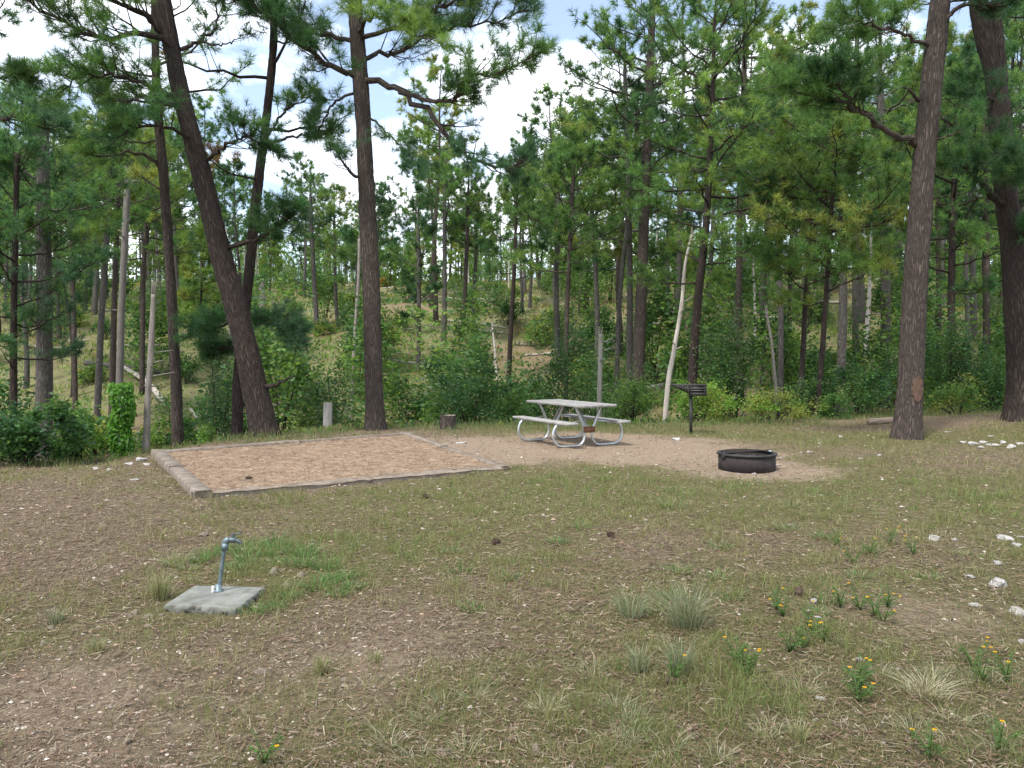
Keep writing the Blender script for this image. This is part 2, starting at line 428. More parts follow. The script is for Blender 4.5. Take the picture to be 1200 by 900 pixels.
# ------------------------------------------------------------------ ground sheet
PADZ = 0.034
def onz(px, py, z):
    r = ray(px, py); t = (z - CAM_Z) / r[2]; return np.array([0, 0, CAM_Z]) + r * t
pFL, pBL, pBR, pFR = [onz(*q, PADZ)[:2] for q in ((228, 580), (177, 530), (478, 507), (600, 547))]
PADQ = np.array([pFL, pFR, pBR, pBL])
def pad_sd(x, y):               # >0 inside the tent pad, metres to its nearest edge
    r = None
    for i in range(4):
        a, b_ = PADQ[i], PADQ[(i + 1) % 4]; e = (b_ - a) / np.linalg.norm(b_ - a)
        s = e[0] * (y - a[1]) - e[1] * (x - a[0])
        r = s if r is None else np.minimum(r, s)
    return r
TABLE_C = np.array([1.07, 14.65]); FIRE = G(875, 550)
def masks(x, y):
    n1 = fbm(x * .45, y * .45, seed=21, oct=4); n2 = fbm(x * 1.3, y * 1.3, seed=33, oct=3)
    # bare sandy soil round the table and the fire ring, and worn patches in the foreground left
    e = ((x - 1.2) / 3.3) ** 2 + ((y - 14.2) / 2.5) ** 2
    e2 = ((x - FIRE[0]) / 1.35) ** 2 + ((y - FIRE[1] - .1) / 1.2) ** 2
    e3 = ((x - 2.6) / 1.9) ** 2 + ((y - 12.8) / 1.3) ** 2
    soil = np.maximum.reduce([1.15 - .70 * e, 1.05 - .6 * e2, 1.0 - .6 * e3, 0 * x]) + (n2 - .5) * .7 * (e < 2.4)
    worn = .50 * np.exp(-((x + 1.9) ** 2 / 1.6 + (y - 3.6) ** 2 / 1.2)) + .45 * np.exp(-((x + .6) ** 2 / .3 + (y - 4.6) ** 2 / .9))
    soil = np.maximum(soil, worn * (.55 + n2))
    soil = np.maximum(soil, .55 * np.exp(-((x - 2.6) ** 2 / .5 + (y - 4.9) ** 2 / .5)))
    soil = np.clip(soil, 0, 1)
    grass = .50 + .55 * (n1 - .5) * 2 + .22 * sstep(-3, 2.5, x) - .28 * sstep(-2, -5, x) * sstep(5, 7, y)
    grass = grass + .30 * np.exp(-((y - 9.2 - .1 * x) / 1.3) ** 2) * sstep(-2.6, -1, x) * (1 - sstep(6, 9, x)) - .25 * sstep(5, 8, x) * sstep(10, 13, y)
    wet = np.exp(-((x + 1.4) ** 2 / .7 + (y - 6.2) ** 2 / .5))
    grass = np.clip(grass + .8 * wet, 0, 1)
    s = y - edge(x)
    hill = sstep(.3, 2.5, s)
    bank = np.clip(1.0 * np.exp(-((s - 6) / 8) ** 2) * (1 - sstep(-1, 3, x)) + .55 * sstep(.50, .64, fbm(x * .09, y * .09, seed=44)), 0, 1)
    return soil, grass, hill, bank
def build_ground():
    ys = np.concatenate([np.linspace(-30, 1.5, 14)[:-1], np.arange(1.5, 10, .065), np.arange(10, 24, .12), 24 + 900 * (np.linspace(0, 1, 150)[1:]) ** 2.6])
    q = np.concatenate([np.linspace(0, 8, 110), 8 + 900 * (np.linspace(0, 1, 70)[1:]) ** 2.4])
    xs = np.concatenate([-q[:0:-1], q])
    X, Y = np.meshgrid(xs, ys); Z = H(X, Y)
    far = sstep(170, 400, Y); Z = Z
    sd = pad_sd(X, Y); Z = np.where(sd > -.02, np.minimum(Z, -.05), Z)
    nx, ny = len(xs), len(ys)
    v = np.stack([X, Y, Z], -1).reshape(-1, 3)
    i = np.arange(nx * ny).reshape(ny, nx)
    f = np.stack([i[:-1, :-1], i[:-1, 1:], i[1:, 1:], i[1:, :-1]], -1).reshape(-1, 4)
    me = bpy.data.meshes.new('ground')
    me.vertices.add(len(v)); me.vertices.foreach_set('co', v.astype(np.float32).ravel())
    me.loops.add(f.size); me.loops.foreach_set('vertex_index', f.astype(np.int32).ravel())
    me.polygons.add(len(f)); me.polygons.foreach_set('loop_start', (np.arange(len(f)) * 4).astype(np.int32))
    so, gr, hi, ba = [m_.reshape(-1) for m_ in masks(X, Y)]
    a = me.attributes.new('mask', 'FLOAT_COLOR', 'POINT')
    a.data.foreach_set('color', np.stack([so, gr, hi, np.ones_like(so)], -1).astype(np.float32).ravel())
    a = me.attributes.new('mask2', 'FLOAT_COLOR', 'POINT')
    a.data.foreach_set('color', np.stack([ba, ba, ba, np.ones_like(so)], -1).astype(np.float32).ravel())
    me.polygons.foreach_set('use_smooth', np.ones(len(f), bool))
    me.materials.append(M_GROUND); me.update(calc_edges=True)
    return tag(link('ground', me), 'dry campsite ground with pine litter sloping down to a wooded valley', kind='structure')
build_ground()

# ------------------------------------------------------------------ pine trees
COL = dict(
    dark=np.array([.045, .112, .042]), mid=np.array([.085, .175, .050]), lite=np.array([.142, .235, .058]),
    yel=np.array([.200, .245, .062]), blue=np.array([.050, .116, .060]), brown=np.array([.13, .085, .04]))
def basis(d):
    r = np.where(np.abs(d[:, 2:3]) < .9, np.array([[0, 0, 1.]]), np.array([[1., 0, 0]]))
    a = np.cross(d, r); a /= np.linalg.norm(a, axis=1)[:, None]
    return a, np.cross(d, a)
class Tufts:
    def __init__(s): s.p, s.d, s.s, s.c = [], [], [], []
    def add(s, p, d, sc, c):
        s.p.append(p); s.d.append(d); s.s.append(sc); s.c.append(c)
    def mesh(s, name, n, ln, w, rng):
        p, d, sc, c = np.array(s.p), np.array(s.d), np.array(s.s), np.array(s.c)
        d = d / (np.linalg.norm(d, axis=1)[:, None] + 1e-9)
        T = len(p); a, b = basis(d)
        th = np.radians(rng.uniform(12, 88, (T, n))); ph = rng.uniform(0, 2 * math.pi, (T, n))
        dr = np.cos(th)[..., None] * d[:, None] + np.sin(th)[..., None] * (np.cos(ph)[..., None] * a[:, None] + np.sin(ph)[..., None] * b[:, None])
        l = ln * sc[:, None] * rng.uniform(.75, 1.15, (T, n))
        base = p[:, None] - d[:, None] * (rng.uniform(0, .65, (T, n)) * ln * sc[:, None])[..., None]
        tip = base + dr * l[..., None]; tip[..., 2] -= .05 * l
        side = np.cross(dr.reshape(-1, 3), rnd_unit(T * n, rng)).reshape(T, n, 3)
        side /= np.linalg.norm(side, axis=-1)[..., None] + 1e-9
        ww = (w * sc)[:, None, None] * side * .5
        v = np.stack([base - ww, base + ww, tip], 2).reshape(-1, 3, 3)
        cc = np.repeat(c[:, None], n, 1) * rng.uniform(.72, 1.3, (T, n, 1))
        return soup(name, v, 3, cc.reshape(-1, 3), M_NEEDLE)
def resample(pts, n):
    pts = np.asarray(pts, float)
    K = len(pts)
    e = np.concatenate([[2 * pts[0] - pts[1]], pts, [2 * pts[-1] - pts[-2]]])
    t = np.linspace(0, K - 1 - 1e-6, n); i = t.astype(int); f = (t - i)[:, None]
    p0, p1, p2, p3 = e[i], e[i + 1], e[i + 2], e[i + 3]
    return .5 * (2 * p1 + (p2 - p0) * f + (2 * p0 - 5 * p1 + 4 * p2 - p3) * f**2 + (3 * p1 - p0 - 3 * p2 + p3) * f**3)
def pick(cols, rng):
    k = rng.choice(len(cols)); return COL[cols[k]] * rng.uniform(.8, 1.2)
def limb(wood, T, path, r0, rng, twigs=10, twl=.6, ts=1.0, cols=('mid', 'dark'), start=.3, sides=6, n=14, tips=3, col=None, bare=0.0, ctint=None):
    path = resample(path, n)
    path[2:-1] += rng.normal(size=(n - 3, 3)) * .02 * np.linalg.norm(path[-1] - path[0]) * .6
    wood.tube(path, np.linspace(r0, max(r0 * .22, .006), n), sides, col=col)
    tan = np.gradient(path, axis=0); tan /= np.linalg.norm(tan, axis=1)[:, None]
    tone = rng.uniform(.8, 1.2)
    base = pick(cols, rng) if ctint is None else ctint
    for k in range(twigs):
        t = start + (1 - start) * (k + rng.uniform(0, 1)) / twigs
        i = min(int(t * (n - 1)), n - 2); p = path[i] + (path[i + 1] - path[i]) * (t * (n - 1) - i)
        side = np.cross(tan[i], [0, 0, 1.]); side /= np.linalg.norm(side) + 1e-6
        d = tan[i] * rng.uniform(.25, 1.0) + side * rng.choice([-1, 1]) * rng.uniform(.3, 1.0) + np.array([0, 0, rng.uniform(-.25, .65)])
        d /= np.linalg.norm(d); l = twl * rng.uniform(.55, 1.25) * (1.15 - .5 * t)
        mid_ = p + d * l * .5 + rng.normal(size=3) * .05 * l; d2 = d + np.array([0, 0, rng.uniform(0, .6)]); d2 /= np.linalg.norm(d2)
        end = mid_ + d2 * l * .5
        wood.twig(p, mid_, end, max(r0 * .28, .006), col)
        if rng.uniform() < bare: continue
        c = base * rng.uniform(.82, 1.2) * tone if rng.uniform() < .75 else pick(cols, rng)
        T.add(end, d2, ts * rng.uniform(.9, 1.2), c)
        for q in range(tips):
            dd = d2 + rng.normal(size=3) * .75; dd[2] += .25; dd /= np.linalg.norm(dd)
            b0 = mid_ + (end - mid_) * rng.uniform(0, 1); e2 = b0 + dd * l * rng.uniform(.22, .5)
            T.add(e2, dd, ts * rng.uniform(.7, 1.1), c * rng.uniform(.85, 1.18))
    T.add(path[-1], tan[-1], ts, base)
def crown(wood, T, tpath, trad, zb, R0, nl, rng, twigs=9, twl=.6, ts=1.0, cols=('mid', 'dark'), shape='open', sides=5, tips=3, gap=0.0):
    """whorled limbs along the trunk above height zb"""
    z = tpath[:, 2]; top = z[-1]
    ga = rng.uniform(0, 6.28)
    for k in range(nl):
        t = (k + rng.uniform(.1, .9)) / nl
        if rng.uniform() < gap: continue
        h = zb + (top - zb) * t ** .92
        i = int(np.clip(np.searchsorted(z, h), 1, len(z) - 1)); f = (h - z[i - 1]) / (z[i] - z[i - 1] + 1e-9)
        p = tpath[i - 1] + (tpath[i] - tpath[i - 1]) * f; r = trad[i]
        ga += 2.4 + rng.uniform(-.5, .5)
        if shape == 'open': prof = (.62 + .5 * math.sin(math.pi * min(1, t * 1.15))) * (1 - .72 * t ** 2.2)
        elif shape == 'cone': prof = 1.05 - .93 * t
        else: prof = .75 + .35 * math.sin(math.pi * t) - .62 * t ** 3
        l = R0 * max(prof, .12) * rng.uniform(.62, 1.2)
        elv = R(rng.uniform(-8, 22) + 48 * t ** 1.6)
        d = np.array([math.cos(ga) * math.cos(elv), math.sin(ga) * math.cos(elv), math.sin(elv)])
        sg = np.array([-math.sin(ga), math.cos(ga), 0]) * rng.uniform(-.22, .22) * l
        pts = [p, p + d * l * .35 + sg * .5 - np.array([0, 0, .03 * l]), p + d * l * .7 + sg, p + d * l + sg * .6 + np.array([0, 0, rng.uniform(.02, .22) * l])]
        limb(wood, T, pts, min(max(.012 * l + .012, .02), r * .6 + .006), rng, max(3, int(twigs * (.45 + .75 * l / R0))), twl * (.6 + .5 * l / R0), ts, cols, .28, sides, 9, tips)
    T.add(tpath[-1], np.array([0, 0, 1.]), ts, pick(cols, rng))

def trunk_path(path_px, d, w0, w1, top=None, ztop_r=.03, dd=0.0, n=60, flare=.25):
    """pixel path -> world path on depth d, starting on the ground"""
    pts = [P(x, y, d + dd * k) for k, (x, y) in enumerate(path_px)]
    pts[0][2] = Hs(pts[0][0], pts[0][1]) - .12
    while len(pts) > 2 and pts[1][2] < pts[0][2] + .4: pts.pop(1)
    r0, r1 = w0 * d / F / 2, w1 * d / F / 2
    zs = pts[-1][2]
    pts = np.array(pts)
    if top and top > zs + .3:
        di = pts[-1] - pts[-2]; di = di / np.linalg.norm(di); di = di * .6 + np.array([0, 0, .4]); di /= di[2]
        k = max(2, int((top - zs) / 2.2))
        ext = [pts[-1] + di * (top - zs) * (j + 1) / k + np.array([.06 * math.sin(j * 2.1), .08 * math.cos(j * 1.7), 0]) for j in range(k)]
        pts = np.concatenate([pts, ext])
    q = resample(pts, n)
    L_ = np.concatenate([[0], np.cumsum(np.linalg.norm(np.diff(q, axis=0), axis=1))])
    zv = q[:, 2]
    rad = np.interp(zv, [zv[0], zs, max(zv[-1], zs + 1e-3)], [r0, r1, ztop_r if top and top > zs + .3 else r1])
    rad = rad * (1 + flare * np.exp(-L_ / .35))
    return q, rad
TREES = []
def make_tree(label, path_px, d, w0, w1, bark, top=None, cr=None, limbs=(), detail=False, name='pine_tree', cat='pine tree', group=None, seed=1, needles=24, nl_=.19, nw=.015, tint=None, dd=0.0, flare=.25, ztop_r=.03, fork=None, rough=None):
    rng = np.random.default_rng(seed)
    if detail: w0, w1, flare = w0 * .70, w1 * .72, .42
    q, rad = trunk_path(path_px, d, w0, w1, top, ztop_r, dd, 230 if detail else 46, flare)
    base = q[0].copy(); base[2] += .12
    root = empty(name, base, label, cat, group)
    tb = MB(); loc = q - base
    tb.tube(loc, rad, 40 if detail else 10, rough=(.024 if detail else .012 if name == 'dead_tree' else 0) if rough is None else rough, seed=seed, col=tint)
    wood = tb if not detail else MB()
    T = Tufts()
    if fork:
        fp = np.array([P(x, y, d) for x, y in fork['path']]) - base
        fp = resample(fp, 60); fw = MB()
        fw.tube(fp, np.linspace(fork['w0'] * d / F / 2, fork['w1'] * d / F / 2, 60), 28 if detail else 10, rough=.025 if detail else 0, seed=seed + 5, col=tint)
        fw.build('stem', bark, root, True)
    if name == 'dead_tree':
        for k in range(7):
            i = int(len(loc) * rng.uniform(.3, .97)); a = rng.uniform(0, 6.28); l = rng.uniform(.08, .45)
            tb.tube(np.array([loc[i], loc[i] + np.array([math.cos(a), math.sin(a), rng.uniform(-.1, .6)]) * l]), [rad[i] * .35, rad[i] * .15], 5, col=tint)
        for k in range(5):
            a = k * 1.257; e = loc[-1] + np.array([math.cos(a), math.sin(a), 0]) * rad[-1] * .6
            tb.tube(np.array([e - np.array([0, 0, .1]), e + np.array([rng.normal() * .02, 0, rng.uniform(.05, .4)])]), [rad[-1] * .42, rad[-1] * .08], 5, col=tint)
    for lm in limbs:
        lp = np.array([P(x, y, d + dz) for x, y, dz in lm['p']]) - base
        w = MB() if detail else wood
        T0 = Tufts() if detail else T
        limb(w, T0, lp, lm['w'] * d / F / 2, rng, int(lm.get('tw', 12) * 2.1), lm.get('twl', .7), lm.get('ts', 1.08), lm.get('cols', ('mid', 'dark')), lm.get('start', .3), 8 if detail else 5, 20, lm.get('tips', 6), tint, lm.get('bare', 0))
        if detail:
            lo = w.build('limb', bark, root, True)
            if lm.get('bare', 0) < 1 and T0.p: link('needles', T0.mesh('needles', needles, nl_, nw, rng), lo)
    if cr:
        cr = dict(cr); wc = MB() if detail else wood
        zb = cr.pop('zb') - base[2]
        crown(wc, T, loc, rad, zb, cr.pop('R'), cr.pop('nl'), rng, **cr)
        if detail: wc.build('upper_limbs', bark, root, True)
    tb.build('trunk', bark, root, True)
    if T.p: link('crown', T.mesh('crown', needles, nl_, nw, rng), root)
    TREES.append((root, q[0]))
    return root

DK = ('dark', 'dark', 'mid', 'blue'); MD = ('mid', 'mid', 'dark', 'lite'); LT = ('lite', 'mid', 'lite', 'yel'); BL = ('blue', 'dark', 'mid')
# --- near pines
make_tree('big dark leaning pine behind the back edge of the tent pad', [(313, 518), (300, 460), (286, 400), (272, 345), (259, 300), (241, 225), (226, 165), (210, 100), (191, 0), (178, -80)], 16.2, 42, 20, M_BARKD, top=14.5, detail=True, seed=11, needles=34, nw=.009, nl_=.20,
    cr=dict(zb=10.2, R=3.0, nl=20, twigs=9, cols=MD),
    limbs=[dict(p=[(196, 48, 0), (172, 18, -.3), (140, 4, -.6), (100, -12, -.8)], w=10, tw=10, cols=MD),
           dict(p=[(206, 62, 0), (178, 40, -.4), (130, 45, -1.0), (80, 30, -1.3), (25, -5, -1.6)], w=8, tw=16, twl=.8, cols=BL, start=.35),
           dict(p=[(214, 118, 0), (190, 108, -.5), (150, 92, -1.0), (105, 88, -1.4), (75, 100, -1.6)], w=6, tw=17, twl=.8, cols=DK, start=.2),
           dict(p=[(215, 122, 0), (180, 120, .5), (140, 118, .8), (110, 105, .8)], w=5, tw=13, cols=DK, start=.2),
           dict(p=[(212, 58, 0), (236, 48, .2), (252, 34, .2), (256, 14, .3), (252, -12, .2)], w=5, tw=3, bare=.6, start=.6),
           dict(p=[(236, 49, .2), (262, 52, .0), (285, 42, -.3)], w=3, tw=4, bare=.5),
           dict(p=[(240, 190, 0), (262, 172, -.5), (285, 160, -.8), (300, 166, -1.)], w=5, tw=11, cols=DK),
           dict(p=[(228, 165, 0), (200, 150, -.6), (165, 148, -.9), (140, 160, -1.)], w=5, tw=10, cols=MD),
           dict(p=[(268, 290, 0), (300, 280, -.4), (330, 262, -.7), (340, 250, -.8)], w=6, tw=12, cols=DK, start=.2, twl=.6),
           dict(p=[(302, 455, 0), (325, 450, -.1), (345, 440, -.3)], w=7, tw=0, bare=1)])
make_tree('straight tall pine with reddish grey bark rising beside the far corner of the tent pad', [(440, 507), (437, 420), (433, 300), (428, 200), (424, 120), (420, 60), (416, 0), (411, -80)], 17.4, 31, 21, M_BARK, top=15, detail=True, seed=12, needles=34, nw=.009, nl_=.22,
    cr=dict(zb=9.6, R=3.4, nl=22, twigs=10, cols=MD),
    limbs=[dict(p=[(424, 94, 0), (455, 98, -.4), (490, 122, -.8), (520, 152, -1.1), (548, 182, -1.3), (585, 196, -1.4), (612, 190, -1.4)], w=8, tw=18, twl=.7, cols=('dark', 'blue', 'blue'), start=.45, bare=.45),
           dict(p=[(468, 108, -.6), (505, 118, -1.0), (535, 116, -1.3), (550, 92, -1.5), (590, 82, -1.7), (628, 62, -1.8)], w=5.5, tw=22, twl=.8, cols=BL, start=.25, bare=.1),
           dict(p=[(424, 70, 0), (460, 60, .3), (510, 40, .5), (560, 30, .6), (620, 12, .6)], w=6, tw=22, twl=.9, cols=('blue', 'mid', 'dark'), start=.15),
           dict(p=[(421, 45, 0), (470, 30, -.6), (520, 8, -.9), (570, -10, -1.2), (625, -8, -1.2)], w=6, tw=20, twl=.9, cols=MD, start=.15),
           dict(p=[(423, 92, 0), (390, 80, -.3), (350, 52, -.6), (310, 16, -1.0), (265, -6, -1.2)], w=8, tw=22, twl=.9, cols=BL, start=.15),
           dict(p=[(421, 50, 0), (380, 40, .4), (340, 30, .6), (300, 10, .8)], w=6, tw=17, twl=.8, cols=DK, start=.2),
           dict(p=[(425, 105, 0), (395, 118, .3), (380, 140, .4), (372, 158, .4)], w=4, tw=11, cols=BL, start=.3, bare=.2),
           dict(p=[(418, 40, 0), (440, 20, -1), (470, 30, -1.6), (500, 50, -2.)], w=5, tw=18, twl=.7, cols=('mid', 'dark', 'lite'), start=.1),
           dict(p=[(422, 130, 0), (450, 150, -.3), (470, 175, -.5), (485, 190, -.6)], w=3, tw=9, cols=BL, bare=.5),
           dict(p=[(426, 212, 0), (412, 203, -.2), (402, 190, -.3), (396, 180, -.3)], w=5, tw=5, cols=DK, bare=.3)])
scarred = make_tree('thick straight pine with an orange bark scar standing past the fire ring', [(1062, 516), (1067, 450), (1073, 330), (1080, 230), (1088, 140), (1096, 60), (1102, 0), (1108, -80)], 15.4, 41, 28, M_BARK, top=14.5, detail=True, seed=13, needles=34, nw=.009, nl_=.20,
    cr=dict(zb=9.0, R=3.0, nl=20, twigs=9, cols=DK),
    limbs=[dict(p=[(1074, 170, 0), (1050, 160, -.2), (1020, 140, -.4), (985, 120, -.6), (950, 112, -.8), (915, 100, -1.0)], w=8, tw=18, twl=.75, cols=MD, start=.45),
           dict(p=[(1030, 148, -.3), (1010, 130, -.8), (985, 105, -1.1), (960, 90, -1.2)], w=4, tw=14, cols=DK, start=.3),
           dict(p=[(1076, 118, 0), (1066, 106, -.3), (1058, 102, -.4)], w=5, tw=0, bare=1),
           dict(p=[(1100, 40, 0), (1115, 15, -.2), (1140, 5, -.4), (1175, 8, -.6)], w=7, tw=12, cols=DK, start=.4),
           dict(p=[(1090, 165, 0), (1110, 160, -.2), (1135, 150, -.3)], w=3, tw=4, bare=.6),
           dict(p=[(1092, 55, 0), (1060, 40, -.4), (1020, 30, -.8), (985, 20, -1.)], w=5, tw=14, cols=MD, start=.25)])
g = make_tree('forked dark pine rooted on the brown needle mound', [(1196, 491), (1197, 430), (1192, 350), (1186, 280), (1178, 220), (1172, 150), (1166, 90), (1150, 30), (1140, -40)], 17.0, 46, 24, M_BARKD, top=13.5, detail=True, seed=14, needles=34, nw=.009, nl_=.20,
    cr=dict(zb=8.8, R=3.0, nl=18, twigs=9, cols=DK), fork=dict(path=[(1171, 150), (1172, 90), (1168, 30), (1170, -60), (1172, -150)], w0=17, w1=9),
    limbs=[dict(p=[(1178, 242, 0), (1160, 225, -.3), (1140, 205, -.6), (1118, 192, -.8)], w=10, tw=5, cols=DK, start=.6),
           dict(p=[(1190, 300, 0), (1200, 280, -.3), (1225, 262, -.6)], w=9, tw=8, cols=DK, start=.4),
           dict(p=[(1170, 118, 0), (1150, 114, -.3), (1125, 112, -.6)], w=5, tw=6, cols=DK, start=.3),
           dict(p=[(1178, 200, 0), (1195, 185, -.8), (1215, 180, -1.4)], w=6, tw=14, cols=DK, start=.1),
           dict(p=[(1172, 170, 0), (1150, 190, -1.), (1170, 205, -1.5), (1190, 200, -2)], w=4, tw=12, cols=DK, start=.2)])
make_tree('slimmer dark pine close behind the leaning pine by the tent pad', [(276, 520), (280, 440), (291, 330), (302, 220), (314, 120), (320, 60), (322, -10)], 18.2, 20, 11, M_BARKD, top=12, detail=True, seed=15, needles=30, nw=.011, nl_=.2,
    cr=dict(zb=5.6, R=2.2, nl=22, twigs=7, cols=('mid', 'dark', 'brown'), gap=.25),
    limbs=[dict(p=[(288, 372, 0), (268, 378, -.3), (246, 388, -.5), (228, 395, -.5)], w=4, tw=14, cols=DK, twl=.6, start=.15),
           dict(p=[(290, 365, 0), (310, 378, -.6), (330, 385, -.9), (345, 400, -1.0)], w=4, tw=15, cols=DK, twl=.6, start=.15),
           dict(p=[(285, 410, 0), (262, 408, .3), (245, 415, .5)], w=3, tw=10, cols=DK, twl=.5),
           dict(p=[(313, 160, 0), (335, 130, .2), (365, 112, .3)], w=4, tw=7, cols=MD),
           dict(p=[(308, 170, 0), (345, 160, .2), (372, 158, .3), (390, 172, .4)], w=4, tw=8, cols=MD, bare=.3)])
make_tree('upright grey brown pine left of the leaning pine, past the pad timber', [(210, 528), (206, 450), (200, 330), (193, 220), (188, 170), (183, 90)], 18.4, 20, 13, M_BARK, top=11.5, detail=True, seed=16, needles=28, nw=.011, nl_=.2,
    cr=dict(zb=6.3, R=2.0, nl=18, twigs=7, cols=MD),
    limbs=[dict(p=[(190, 200, 0), (175, 184, -.2), (150, 178, -.4), (120, 184, -.6), (92, 180, -.7)], w=5, tw=8, cols=MD, start=.4),
           dict(p=[(192, 225, 0), (172, 212, .2), (158, 204, .2)], w=3, tw=5, cols=LT, bare=.3),
           dict(p=[(198, 300, 0), (215, 290, -.3), (232, 285, -.4)], w=2, tw=5, cols=MD)])
# off-frame pine on the left whose limb reaches into the picture
make_tree('pine at the left edge with a dark limb reaching over the shrub', [(-55, 540), (-58, 400), (-64, 250), (-70, 120), (-74, 0)], 14.0, 30, 20, M_BARKD, top=11, detail=True, seed=17, needles=30, nw=.010,
    cr=dict(zb=7.0, R=2.4, nl=14, twigs=8, cols=BL),
    limbs=[dict(p=[(-66, 150, 0), (-30, 128, 0), (0, 136, -.1), (30, 140, -.2), (58, 152, -.3)], w=7, tw=9, cols=BL, start=.5, twl=.6),
           dict(p=[(-66, 130, 0), (-30, 100, .3), (0, 92, .4), (30, 92, .4)], w=5, tw=12, cols=BL, start=.5, twl=.6)])
def bark_scar(root, px, py, wpx, hpx, d):
    c = P(px, py, d) - np.array(root.location); tr = [o for o in root.children if o.name.startswith('trunk')][0]
    co = np.empty(len(tr.data.vertices) * 3, np.float32); tr.data.vertices.foreach_get('co', co); co = co.reshape(-1, 3)
    band = co[np.abs(co[:, 2] - c[2]) < .06]; ax = band.mean(0); rad = np.linalg.norm((band - ax)[:, :2], axis=1).mean()
    n, m = 13, 17; hh = hpx * d / F / 2; ha = math.asin(min(.9, wpx * d / F / 2 / rad)); off = math.atan2(c[0] - ax[0], rad)
    rng = np.random.default_rng(4); v = []; f = []
    for i in range(m):
        t = -1 + 2 * i / (m - 1); wf = math.sqrt(max(0, 1 - t * t)) * (1 + rng.normal(0, .12))
        for j in range(n):
            a = off + ha * wf * (-1 + 2 * j / (n - 1)); rr = rad + .034 + rng.normal(0, .004) - .035 * (abs(-1 + 2 * j / (n - 1)) > .95)
            sl = (c[2] + t * hh) - ax[2]
            v.append((ax[0] + rr * math.sin(a) + sl * .03, ax[1] - rr * math.cos(a), c[2] + t * hh))
    for i in range(m - 1):
        for j in range(n - 1): f.append((i * n + j, i * n + j + 1, (i + 1) * n + j + 1, (i + 1) * n + j))
    mb = MB(); mb.add(np.array(v), f); o = mb.build('bark_scar', M_SCAR, root, True); o['label'] = 'orange brown patch where bark has flaked away'
bark_scar(scarred, 1068, 456, 13, 30, 15.4)
